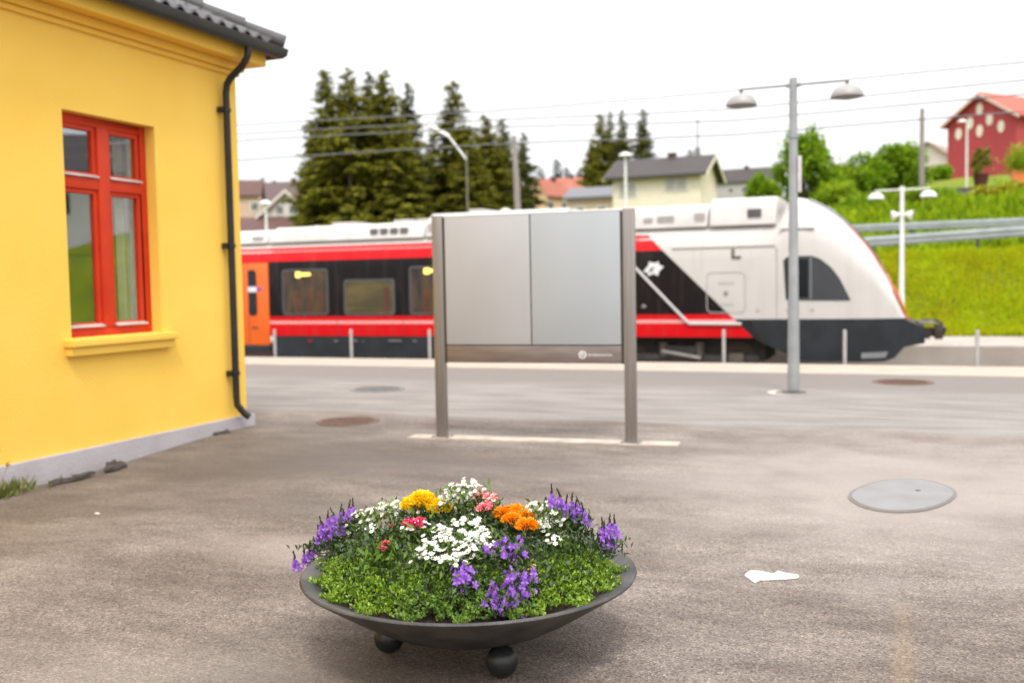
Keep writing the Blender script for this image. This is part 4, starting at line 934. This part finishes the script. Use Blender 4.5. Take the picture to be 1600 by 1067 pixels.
# ------------------------------------------------------------------ trees
spruce_m = mat('spruce_needles', (.25, .235, .022), .85, col2=(.105, .11, .016), scale=.7, island=.5, spec=.15, trans=.25)
spruce_d = mat('dark_spruce_needles', (.15, .155, .028), .85, col2=(.07, .08, .022), scale=.7, island=.5, spec=.15, trans=.2)
far_m = mat('far_spruce_needles', (.05, .07, .045), .9, col2=(.035, .05, .035), scale=.7, island=.5, spec=.1)
bark = mat('spruce_bark', (.17, .135, .105), .95, col2=(.10, .08, .065), scale=4, bump=.5, stretch=(6, 6, 1))
def spruce_proto(seed, Hh=14., Rr=3.1, m=spruce_m, dens=1., bare=.0):
    r_ = np.random.RandomState(seed); root = bpy.data.objects.new('spruce_tree', None); COL.objects.link(root); root.empty_display_size = .3
    b = B(); b.tube([(0, 0, -1), (0, 0, 0), (.05, 0, Hh*.5), (0, 0, Hh*.97)], [.22, .19, .11, .015], 9); b.done('trunk', bark, root)
    lv = Leaves(); z = .6+bare
    while z < Hh-.12:
        f = 1-z/Hh; reach = Rr*1.08*(f**.58)*r_.uniform(.72, 1.12)*(1 if f > .2 else .82)+.05
        nb = int(max(4, (6+5*f)*dens))
        for k in range(nb):
            if r_.rand() < .10: continue
            az = r_.uniform(0, 2*math.pi); ln = reach*r_.uniform(.65, 1.18); droop = .15+.45*f
            ns = max(4, int(ln*13))
            t = np.linspace(.12, 1, ns)+r_.normal(0, .03, ns)
            c, s_ = math.cos(az), math.sin(az)
            px = c*ln*t; py = s_*ln*t; pz = z + ln*(.18*t - droop*t*t) + .10*ln*t**4
            P = np.stack([px, py, pz], 1)+r_.normal(0, .05, (ns, 3))
            out = np.array([c, s_, -.25]); side = np.array([-s_, c, 0])
            for sg in (-1, 1):
                D = out*.75+side*sg*r_.uniform(.3, .9, (ns, 1))+r_.normal(0, .2, (ns, 3)); D[:, 2] -= .25
                Ls = (.36+.36*(1-t))*min(1, .20+reach*.45)*r_.uniform(.7, 1.3, ns)
                lv.add(P, D, np.array([[0, 0, 1.]])+r_.normal(0, .25, (ns, 3)), Ls, Ls*.36)
            D = np.stack([r_.normal(0, .25, ns)+c*.2, r_.normal(0, .25, ns)+s_*.2, -np.ones(ns)], 1)
            lv.add(P, D, np.tile(np.array([[c, s_, .1]]), (ns, 1)), (.22+.25*(1-t))*min(1, .2+reach*.45), .12)
        z += r_.uniform(.20, .34)*(1 if f > .25 else .75)
    n_ = 26; zz = np.linspace(Hh-1.0, Hh, n_); az = r_.uniform(0, 6.28, n_)
    lv.add(np.stack([0*zz, 0*zz, zz-.1], 1), np.stack([np.cos(az)*.7, np.sin(az)*.7, np.full(n_, .6)], 1), np.tile([[0, 0, 1.]], (n_, 1))+r_.normal(0, .1, (n_, 3)), .05+.20*(Hh-zz), .05)
    lv.done('crown', m, root); return root
protoA = spruce_proto(1); protoB = spruce_proto(2, Rr=2.6, m=spruce_d, dens=1.); protoC = spruce_proto(7, Rr=3.4, bare=.6, dens=1.05); protoF = spruce_proto(9, 10, 1.7, far_m, .7)
used = set()
def plant_spruce(px, ytop, d, proto, label, group, wid=1., rz=0., Hp=14., base=None):
    top = atD(px, ytop, d); zb = terrz(top.x, top.y) if base is None else base
    o = proto if proto.name not in used else copy_tree(proto)
    used.add(proto.name)
    k = (top.z-zb)/Hp; o.location = (top.x, top.y, zb); o.scale = (k*wid, k*wid, k); o.rotation_euler = (0, 0, rz); tag(o, label, 'tree', group)
G1, G2, G3 = 'tall spruces left of the notice board', 'spruces behind the left of the notice board', 'spruces behind the cream house'
for px, yt, d, p, wd, l in (
    (508, 103, 60, protoA, .95, 'leftmost tall spruce of the left group, with a pointed tip'),
    (544, 105, 56, protoC, 1.0, 'tall olive green spruce, second from the left of the left group'),
    (575, 106, 62, protoB, .95, 'dark slim spruce in the middle of the left group'),
    (600, 108, 57, protoC, 1.0, 'broad spruce just right of the middle of the left group'),
    (636, 124, 63, protoB, 1.0, 'dark ragged spruce, last and lowest on the right of the left group'),
    (490, 200, 58, protoA, .9, 'short spruce at the outer left foot of the left group'),
    (622, 190, 55, protoA, 1.2, 'lower bushy spruce before the right half of the left group')):
    plant_spruce(px, yt, d, p, l, G1, wd, rz=px*.7)
for px, yt, d, p, wd, l in (
    (708, 122, 60, protoA, 1.0, 'tallest spruce of the group directly behind the notice board'),
    (674, 205, 66, protoB, 1.1, 'shorter dark spruce in the gap left of the tallest one behind the board'),
    (757, 178, 62, protoC, 1.05, 'spruce right beside the tallest one behind the board'),
    (785, 181, 65, protoB, 1.1, 'dark spruce between the tallest one and the wooden pole'),
    (817, 203, 68, protoB, .95, 'lowest spruce right of the wooden pole'),
    (735, 215, 57, protoA, 1.25, 'low wide spruce at the foot of the group behind the board')):
    plant_spruce(px, yt, d, p, l, G2, wd, rz=px*.7)
for px, yt, d, p, wd, l in (
    (938, 174, 95, protoA, .8, 'leftmost spruce behind the cream house'),
    (953, 170, 98, protoB, .7, 'slim spruce second from left behind the cream house'),
    (972, 168, 94, protoB, .8, 'dark spruce third from left behind the cream house'),
    (1004, 166, 92, protoB, .95, 'spruce at the right of the group, above the cream house roof'),
    (925, 215, 90, protoC, .8, 'lower spruce at the left foot of the group by the cream house')):
    plant_spruce(px, yt, d, p, l, G3, wd, rz=px*.7)
GF = 'small trees on the skyline'
for k, (px, yt, d, l) in enumerate(((409, 276, 150, 'left one of two far trees above the white gabled house'), (427, 280, 155, 'right one of two far trees above the white gabled house'),
        (870, 247, 150, 'pointed far tree above the faded red roof'), (886, 260, 150, 'small far tree just right of the pointed one above the faded red roof'), (845, 262, 140, 'hazy far tree directly right of the wooden pole'), (905, 262, 150, 'hazy far tree at the left foot of the cream house spruces'),
        (1078, 232, 140, 'tiny far tree beside the mast behind the cream house roof'), (1150, 262, 170, 'left far tree above the dark roofed far house'), (1168, 258, 170, 'middle far tree above the dark roofed far house'), (1188, 262, 165, 'right far tree above the dark roofed far house'), (1136, 268, 165, 'far tree at the right edge of the cream house'))):
    plant_spruce(px, yt, d, protoF, l, GF, 1.25, rz=k*1.3, Hp=10.)

leafy = mat('fresh_green_leaves', (.28, .42, .014), .75, col2=(.12, .22, .010), scale=.8, island=.55, spec=.2, trans=.3)
leafy2 = mat('yellow_green_leaves', (.32, .42, .016), .75, col2=(.19, .29, .012), scale=.9, island=.5, spec=.2, trans=.3)
ybm = mat('golden_leaves', (.52, .46, .045), .75, col2=(.32, .33, .03), scale=1.2, island=.5, spec=.2, trans=.3)
bark2 = mat('broadleaf_bark', (.13, .10, .075), .95, col2=(.08, .062, .05), scale=5, bump=.4)
def leafy_tree(name, px, ytop, d, half_px, label, group, m, seed, cat='tree', zb=None, nl=9000, leaf=.26, squat=1.):
    top = atD(px, ytop, d); zb = terrz(top.x, top.y) if zb is None else zb
    Hh = max(top.z-zb, .8); rad = half_px*d/FPX
    t = thing(name, (top.x, top.y, zb), label, cat, group, rz=seed*.9)
    r_ = np.random.RandomState(seed); b = B(); b.tube([(0, 0, -.6), (0, 0, Hh*.18), (.05*rad, 0, Hh*.5), (0, .03*rad, Hh*.85)], [.06*Hh*.4, .05*Hh*.4, .03*Hh*.4, .008*Hh], 8)
    lobes = []
    nlb = 16
    for k in range(nlb):
        f = r_.uniform(.12, .93); az = 2*math.pi*k*.382; rr_ = rad*(1-.55*(abs(f-.4)/.6)**1.6)*r_.uniform(.35, .80)
        c = np.array([math.cos(az)*rr_, math.sin(az)*rr_, Hh*f]); s_ = rad*r_.uniform(.26, .46)
        if c[2]+s_ > Hh: c[2] = Hh-s_*r_.uniform(.75, 1.)
        lobes.append((c, s_)); b.tube([(0, 0, max(Hh*.1, c[2]*.55)), tuple(c*np.array([.5, .5, .85])), tuple(c)], [.02*Hh*.5, .012*Hh*.5, .004*Hh], 6)
    b.done('trunk', bark2, t); lv = Leaves(); per = nl//nlb
    for c, s_ in lobes:
        sub = r_.normal(0, 1, (14, 3)); sub /= np.linalg.norm(sub, axis=1, keepdims=True); sub = c+sub*s_*r_.uniform(.45, 1.05, (14, 1))
        P = sub[r_.randint(0, 14, per)]+r_.normal(0, s_*.20, (per, 3)); P[:, 2] = np.maximum(P[:, 2], .02)
        D = (P-c)/s_*.6+r_.normal(0, .6, (per, 3)); D[:, 2] += .1
        lv.add(P, D, r_.normal(0, .6, (per, 3))+np.array([0, 0, 1.]), leaf*r_.uniform(.6, 1.3, per), leaf*.55)
    lv.done('crown', m, t); return t
GB = 'green broadleaf trees on the bank'
leafy_tree('broadleaf_tree', 1252, 215, 52, 74, 'largest round green tree, behind the tall lamp post', GB, leafy, 1, nl=13000)
leafy_tree('broadleaf_tree', 1195, 262, 50, 40, 'low green tree at the left foot of the largest one', GB, leafy, 2)
leafy_tree('broadleaf_tree', 1345, 243, 56, 48, 'wide green tree between the tall lamp post and the grey pole', GB, leafy, 3)
leafy_tree('broadleaf_tree', 1405, 228, 58, 46, 'green tree with ragged top just left of the grey pole', GB, leafy, 4)
leafy_tree('broadleaf_tree', 1300, 262, 53, 40, 'yellowish low tree filling the gap between the round trees', GB, leafy2, 5)
GS = 'bushes above the guard rails'
for k, (px, yt, d, hp, m, l) in enumerate((
    (1305, 285, 46, 34, leafy2, 'light green bush right behind the top of the train nose'),
    (1370, 305, 46, 40, leafy2, 'light green low bush above the train nose, left of the white lamp'),
    (1345, 318, 44, 36, leafy, 'darker low bush above the train nose'),
    (1465, 300, 47, 38, leafy, 'green low bush right of the white lamp heads'),
    (1470, 262, 72, 20, leafy, 'small dark bush before the pale small house'),
    (1430, 322, 43, 32, leafy2, 'light green clump behind the white lamp pole'),
    (1585, 290, 44, 34, leafy2, 'yellow green bush under the orange planter'),
    (1545, 300, 46, 32, leafy2, 'yellow green bush below the potted tree'))):
    leafy_tree('bush', px, yt, d, hp, l, GS, m, 20+k, 'bush', nl=4200, leaf=.20)
for k, (px, yt, hp, l) in enumerate(((1541, 312, 22, 'left golden yellow bush behind the upper guard rail'), (1575, 316, 20, 'right golden yellow bush behind the upper guard rail'), (1603, 312, 18, 'golden yellow bush cut by the right picture edge'))):
    leafy_tree('bush', px, yt, 42, hp, l, 'golden bushes by the road', ybm, 40+k, 'bush', nl=3600, leaf=.15)
# potted tree, orange planter, dark terrace edge
c = atD(1533, 272, 55)
t = leafy_tree('potted_tree', 1533, 233, 55, 13, 'slender shrub in a dark red pot before the red barn', None, mat('olive_leaves', (.20, .20, .02), .8, col2=(.26, .19, .03), scale=1, island=.5), 50, 'potted plant', zb=c.z-.1, nl=2600, leaf=.16)
b = B(); b.lathe([(0, -.62), (.30, -.62), (.42, .02), (.46, .05), (.46, .10), (.40, .10), (.38, .02), (0, .0)], 20); b.done('pot', mat('dark_red_pot', (.085, .018, .016), .6), t)
c = atD(1594, 278, 52); t = thing('orange_planter', (c.x+.1, c.y, c.z-.6), 'orange planter box with a green shrub at the right picture edge', 'planter')
b = B(); b.box(-.5, .5, -.5, .5, -.9, .95); b.done('box', mat('orange_plastic', (.70, .17, .04), .5), t, bevel=.03)
r_ = np.random.RandomState(8); lv = Leaves(); P = r_.normal(0, 1, (1500, 3))*np.array([.34, .34, .34])+np.array([0, 0, 1.45]); lv.add(P, r_.normal(0, 1, (1500, 3)), r_.normal(0, 1, (1500, 3)), .2, .1); lv.done('shrub', leafy2, t)
c = atD(1500, 303, 50); b = B(); b.box(-2.0, 1.6, -.3, .3, -.6, .22); b.box(-2.1, 1.7, -.35, .35, .225, .28); o = b.done('garden_wall', mat('slate_wall', (.10, .11, .13), .8, col2=(.15, .12, .10), scale=3)); o.location = c; tag(o, 'low slate grey garden wall among the greenery below the red barn', 'wall')

# ------------------------------------------------------------------ the planter and its flowers
CX, CY, RIM = -1.73, 3.79, .34
bowl_m = mat('dark_cast_bowl', (.022, .020, .019), .5, .1, col2=(.075, .067, .062), scale=7, bump=.2, bscale=60, detail=8, spec=.4)
ball_m = mat('black_iron_ball', (.018, .018, .019), .35, .3, col2=(.03, .03, .03), scale=8, bump=.1)
pl = thing('planter', (CX, CY, 0), 'wide dark bowl planter on black ball feet, full of flowers, in the foreground', 'planter')
b = B(); b.lathe([(0, .088), (.20, .09), (.30, .104), (.39, .140), (.48, .190), (.57, .247), (.64, .293), (.69, .326), (.703, .335), (.706, .341), (.703, .347), (.696, .349), (.60, .314), (.585, .295), (.45, .25), (0, .22)], 96); b.done('bowl', bowl_m, pl, sharp=50)
soil = mat('dark_soil', (.030, .020, .014), .95, col2=(.06, .042, .03), scale=18, bump=.8)
b = B(); b.lathe([(.572, .292), (.45, .322), (.2, .345), (0, .35)], 48)
b.bm.faces.ensure_lookup_table(); b.done('soil', soil, pl)
for a in (-45, 207, 81):
    b = B(); b.sphere((0, 0, 0), .064, 28); o = b.done('ball_foot', ball_m, pl); o.location = (.345*math.cos(R(a)), .345*math.sin(R(a)), .064)

def mound(x, y, hgt=.235):
    r2 = ((x-CX)**2+(y-CY)**2)/.60**2; return .33+hgt*np.clip(1-r2**1.3, 0, 1)**.8
def hit(px, py, lift=0., hgt=.235):
    """first point of the view ray on the planting mound"""
    d = ray(px, py); best = None
    for t in np.linspace(3.0, 5.2, 900):
        p = EYE+d*t
        if (p[0]-CX)**2+(p[1]-CY)**2 < .68**2 and p[2] <= mound(p[0], p[1], hgt)+lift: return p
        if p[2] > .3: best = p
    # ray passes over the mound: put the point above the bowl at the depth of its far third
    t = (CY+.10-EYE[1])/d[1]; return EYE+d*t
rs = np.random.RandomState(11)
g_dark2 = mat('dark_foliage', (.030, .060, .012), .55, col2=(.055, .095, .018), scale=14, island=.6, trans=.2)
g_mid = mat('mid_green_foliage', (.085, .165, .016), .55, col2=(.14, .235, .022), scale=14, island=.6, trans=.25)
g_cover = mat('bright_ground_cover', (.125, .235, .012), .5, col2=(.24, .36, .022), scale=12, island=.65, trans=.25)
stem_m = mat('green_stem', (.06, .09, .02), .6)
purple = mat('violet_petals', (.19, .055, .42), .6, col2=(.38, .17, .60), scale=20, island=.7, trans=.25)
whitep = mat('white_petals', (.80, .79, .74), .6, col2=(.70, .70, .62), scale=20, island=.5, trans=.15)
yel_p = mat('yellow_petals', (.95, .72, .010), .6, col2=(.92, .64, .006), scale=20, island=.6, trans=.4)
org_p = mat('orange_petals', (.95, .40, .006), .6, col2=(.92, .31, .005), scale=20, island=.6, trans=.4)
mag_p = mat('magenta_petals', (.80, .03, .17), .6, col2=(.60, .02, .09), scale=20, island=.6, trans=.2)
pink_p = mat('pink_petals', (.88, .34, .32), .6, col2=(.78, .10, .20), scale=20, island=.6, trans=.2)
red_p = mat('dark_red_petals', (.30, .012, .02), .6, col2=(.2, .01, .015), scale=20, island=.6)
eye_m = mat('flower_centre', (.45, .42, .06), .7); bud_m = mat('dark_bud', (.045, .035, .022), .7, col2=(.075, .065, .03), scale=30, island=.5)
def foliage(P, r0, n, size, lv=None, up=.6, spread=None):
    """leaves scattered round centre points P"""
    lv = lv or Leaves(); P = np.asarray(P); c = P[rs.randint(0, len(P), n)]
    q = c+rs.normal(0, 1, (n, 3))*np.array([r0, r0, r0*.6]); q[:, 2] = np.maximum(q[:, 2], .335)
    D = rs.normal(0, .7, (n, 3)); D[:, 2] = D[:, 2]*.6+up
    lv.add(q, D, rs.normal(0, .5, (n, 3))+np.array([0, 0, 1.]), size*rs.uniform(.6, 1.35, n), size*.45*rs.uniform(.7, 1.2, n)); return lv
def rosette(lv, c, nrm, r_, npet, w_, tilt=.25, mi=0):
    nrm = nrm/np.linalg.norm(nrm); a = np.cross(nrm, [.3, .9, .2]); a /= np.linalg.norm(a); bq = np.cross(nrm, a)
    th = 2*math.pi*(np.arange(npet)+rs.rand())/npet
    D = np.cos(th)[:, None]*a+np.sin(th)[:, None]*bq+nrm*tilt
    lv.add(np.tile(c, (npet, 1)), D, np.tile(nrm, (npet, 1)), r_*rs.uniform(.85, 1.15, npet), w_, .1, mi)
def plant(label, cat, pts):
    c = np.mean(pts, 0); return thing('flower_plant', (c[0], c[1], .335), label, cat, 'flowering plants in the bowl'), (c[0], c[1], .335)
def stems(pts, org, t, base=.34):
    b = B()
    for p in pts:
        q = np.array([p[0]*.8+org[0]*.2, p[1]*.8+org[1]*.2, base]); b.tube([q, (np.array(p)+q)/2+rs.normal(0, .008, 3), np.array(p)], .0022, 5)
    return b
def white_plant(label, pix, nh=9, lift=.012, fol=260):
    pts = [hit(x, y, lift) for x, y in pix]; t, org = plant(label, 'flowers', pts)
    low = [np.array([p[0], p[1], p[2]-.035]) for p in pts]
    foliage(low, .035, fol, .030).done('foliage', g_mid, t, org)
    for p in pts:
        lv = Leaves()
        for k in range(nh):
            o = rs.normal(0, 1, 3)*np.array([.017, .017, .009]); nrm = np.array([o[0]*14, o[1]*14-.35, 1.])
            c = p+o; rosette(lv, c, nrm, .0125, 6, .0095, .3); rosette(lv, c+nrm/np.linalg.norm(nrm)*.002, nrm, .0035, 4, .003, .3, 1)
        b_ = lv.done('flower_head', [whitep, eye_m], t, org)
    return t
def purple_plant(label, pix, lift=.03, tips=True, fol=150, nfl=13, fm=g_dark2, body=(), loose=0.):
    pts = [hit(x, y, lift) for x, y in pix]; t, org = plant(label, 'flowers', pts)
    low = [np.array([p[0], p[1], max(p[2]-.06, .345)]) for p in pts if math.hypot(p[0]-CX, p[1]-CY) < .66] + [hit(x, y, .0) for x, y in body]
    low = low or [np.array([p[0]*.8+CX*.2, p[1]*.8+CY*.2, .36]) for p in pts]
    foliage(low, .03, fol, .028, up=.8).done('foliage', fm, t, org)
    for p in pts:
        b = B(); v = np.array([p[0]-CX, p[1]-CY]); k = min(1., .52/np.linalg.norm(v)); q = np.array([CX+v[0]*k*.9, CY+v[1]*k*.9, .335])
        b.tube([q, (q+p)/2+np.array([0, 0, .02]), p+np.array([0, 0, -.01])], .0028, 5); b.done('stem', stem_m, t, org)
    for p in pts:
        lv = Leaves(); ax = np.array([rs.normal(0, .15), rs.normal(0, .15), 1.])
        for k in range(nfl):
            f = k/nfl; az = k*2.4; c = p+ax*(-.030+.048*f)+np.array([math.cos(az), math.sin(az), 0])*.015*(1.15-f) + rs.normal(0, 1, 3)*loose
            nrm = np.array([math.cos(az), math.sin(az)-.4, .45]); rosette(lv, c, nrm, .019*(1.1-.5*f), 5, .012, .15)
        sp = lv.done('flower_spike', purple, t, org)
        if tips:
            lb = Leaves(); n_ = 34; zz = np.linspace(0, 1, n_); az = rs.uniform(0, 6.28, n_)
            c = p+np.outer(zz, ax)*.040+np.array([0, 0, .016])
            lb.add(c, np.stack([np.cos(az)*.6, np.sin(az)*.6, np.full(n_, .8)], 1), rs.normal(0, .4, (n_, 3))+[0, 0, 1], .012*(1.1-.6*zz), .006); lb.done('bud_tip', bud_m, sp, org)
    return t
def pompom(lv, p, r_, n, m_i=0):
    for k in range(n):
        f = (k+.5)/n; el = math.asin(1-f*1.05 if f < .95 else 0); az = k*2.39996
        nrm = np.array([math.cos(az)*math.cos(el), math.sin(az)*math.cos(el), math.sin(el)])
        tan = np.array([math.cos(az), math.sin(az), .1]); tan = tan/np.linalg.norm(tan)
        lv.add([p+nrm*r_*np.array([.62, .62, .45])], [nrm*.7+tan*.45+rs.normal(0, .12, 3)], [nrm+rs.normal(0, .1, 3)], r_*.55, r_*.42, .15, m_i)
def head_plant(label, pix, m, r_, n=70, lift=.02, fol=140, fm=g_dark2, fs=.036):
    pts = [hit(x, y, lift) for x, y in pix]; t, org = plant(label, 'flowers', pts)
    low = [np.array([p[0], p[1], max(p[2]-.055, .345)]) for p in pts]
    foliage(low, .036, fol, fs).done('foliage', fm, t, org)
    for i, p in enumerate(pts):
        lv = Leaves(); pompom(lv, p, r_*(1 if i == 0 else rs.uniform(.75, 1)), n); lv.done('flower_head', m, t, org)
    return t
# understorey of dark leaves so that the mound is closed
n = 5200; a = rs.uniform(0, 2*math.pi, n); q = .57*np.sqrt(rs.rand(n)); x = CX+q*np.cos(a); y = CY+q*np.sin(a)
keep = rs.rand(n) < .95
lv = Leaves(); P = np.stack([x, y, mound(x, y)-rs.uniform(.01, .075, n)], 1); P[:, 2] = np.maximum(P[:, 2], .34)
D = rs.normal(0, .7, (n, 3)); D[:, 2] += .5; lv.add(P, D, rs.normal(0, .4, (n, 3))+[0, 0, 1], rs.uniform(.018, .042, n), rs.uniform(.010, .019, n))
o = lv.done('leafy_undergrowth', g_dark2); tag(o, 'dark green leafy undergrowth between the flowers in the bowl', 'foliage', kind='stuff')

white_plant('white flower clump at the very back top of the bowl', [(700, 768), (714, 758), (730, 754), (744, 760), (752, 770), (722, 770), (736, 772), (708, 780), (694, 782), (762, 782)])
white_plant('large white flower clump in the centre of the bowl', [(660, 862), (672, 868), (688, 872), (704, 866), (720, 868), (735, 862), (680, 852), (668, 846), (690, 838), (705, 846), (716, 852), (730, 848), (745, 850), (700, 826), (715, 818), (728, 812), (740, 818), (752, 826), (760, 836), (722, 832), (738, 836), (690, 824), (748, 842), (655, 872), (712, 876), (762, 848)], fol=520)
white_plant('white flower clump at the left behind the violet spikes', [(562, 802), (578, 796), (592, 798), (556, 820), (570, 828), (584, 826), (596, 790), (576, 812), (548, 826)])
white_plant('white flowers between the left clump and the yellow marigolds', [(612, 796), (622, 790), (634, 794), (628, 804), (618, 786), (648, 798), (660, 796)], nh=7)
white_plant('white flower clump at the right beside the orange marigold', [(836, 790), (850, 794), (862, 788), (874, 800), (858, 812), (868, 822), (882, 830), (850, 822), (862, 842), (846, 816), (880, 816), (886, 806)], fol=300)
white_plant('small loose white flowers far left of the centre clump', [(646, 812), (656, 820), (640, 826)], nh=6, fol=80)
purple_plant('violet spiked plant leaning out over the left rim', [(461, 879), (484, 863), (476, 872), (492, 856)], lift=.035)
purple_plant('dense violet plant at the left back of the bowl', [(502, 826), (512, 816), (522, 812), (532, 806), (545, 800), (538, 812), (520, 828), (508, 834), (530, 824), (552, 798), (498, 838), (540, 822), (514, 842)], lift=.04, nfl=15, fol=700, body=[(505, 862), (520, 852), (540, 840), (512, 878), (494, 884), (532, 868), (556, 850), (484, 878), (548, 862), (572, 856), (528, 842), (560, 836)])
purple_plant('violet spiked plant at the right back of the bowl', [(862, 778), (876, 784), (893, 790), (906, 796), (912, 806), (899, 802), (884, 794)], lift=.05, fol=650, body=[(900, 830), (918, 838), (890, 818), (932, 856), (908, 848), (880, 838), (925, 845), (905, 815), (870, 850), (895, 860)])
purple_plant('violet plant at the far right rim', [(942, 830), (952, 824), (960, 826), (946, 842), (938, 846), (955, 840)], lift=.04, nfl=15)
purple_plant('violet trailing plant at the front just right of the middle', [(792, 906), (782, 918), (800, 926), (812, 912), (796, 938), (806, 944), (786, 932), (772, 936), (820, 900), (826, 893), (815, 924)], lift=.012, tips=False, fol=420, nfl=10, loose=.014)
purple_plant('small violet tuft at the front left of the middle', [(715, 890), (726, 896), (735, 904), (720, 902), (730, 888)], lift=.012, tips=False, nfl=9, loose=.012, fol=260)
purple_plant('violet flowers half hidden in the green right of the white centre clump', [(790, 848), (802, 854), (812, 858), (760, 858), (796, 862)], lift=.012, tips=False, nfl=8, loose=.014, fol=300)
head_plant('two bright yellow marigolds at the back left', [(660, 783), (685, 795), (646, 790)], yel_p, .058, 170, lift=.0)
head_plant('orange marigold at the back right', [(806, 803), (788, 806), (820, 808), (800, 814), (823, 823)], org_p, .052, 120, lift=.0)
head_plant('magenta bloom left of the white centre clump', [(648, 822), (640, 818), (656, 816)], mag_p, .034, 50, lift=.01)
head_plant('red drooping bloom at the left front', [(602, 850), (598, 858)], mat('coral_red_petals', (.62, .05, .10), .6, col2=(.45, .02, .05), scale=20, island=.6), .020, 34, lift=.01, fs=.05, fm=g_mid)
head_plant('small dark red bloom above the red one', [(612, 823)], red_p, .016, 30, lift=.01)
head_plant('pink snapdragon behind the centre clump', [(752, 782), (760, 790), (756, 796), (766, 778), (748, 774)], pink_p, .036, 46, lift=.04)
head_plant('tiny yellow bloom among the violet front flowers', [(834, 884), (828, 890)], yel_p, .010, 20, lift=.01, fol=40)
# bright creeping cover spilling to the rim: left front and right front
def cover(label, az0, az1, r0, r1, n, seed, m=None):
    r_ = np.random.RandomState(seed); a = np.radians(r_.uniform(az0, az1, n)); q = r0+(r1-r0)*r_.rand(n)**.8
    edge = 1+.06*np.sin(a*17+seed)+.04*np.sin(a*41); q = q*edge
    x = CX+q*np.cos(a); y = CY+q*np.sin(a)
    t = thing('creeping_plant', (CX+.45*math.cos(R((az0+az1)/2)), CY+.45*math.sin(R((az0+az1)/2)), .335), label, 'ground cover plant', 'creeping green plants along the rim')
    zc = mound(x, y, .14)+.016+.016*np.sin(x*41+2*np.sin(y*23))*np.cos(y*37+np.sin(x*29))+.012*np.sin(x*97)*np.sin(y*89)
    P = np.stack([x, y, np.maximum(zc-r_.rand(n)*.035, .328+.0*q)], 1)
    D = r_.normal(0, .6, (n, 3)); D[:, 2] = np.abs(D[:, 2])+.25
    lv = Leaves(); lv.add(P, D, r_.normal(0, .5, (n, 3))+[0, 0, 1], r_.uniform(.008, .023, n), r_.uniform(.005, .013, n), .2)
    lv.done('leaves', m or g_cover, t, tuple(t.location))
cover('bright green creeping plant covering the left front rim of the bowl', 185, 272, .36, .622, 7000, 1)
cover('bright green creeping plant covering the right front rim of the bowl', 306, 392, .36, .622, 6200, 2)
cover('low green creeping plant at the front middle of the rim', 268, 312, .38, .615, 3600, 3, g_mid)
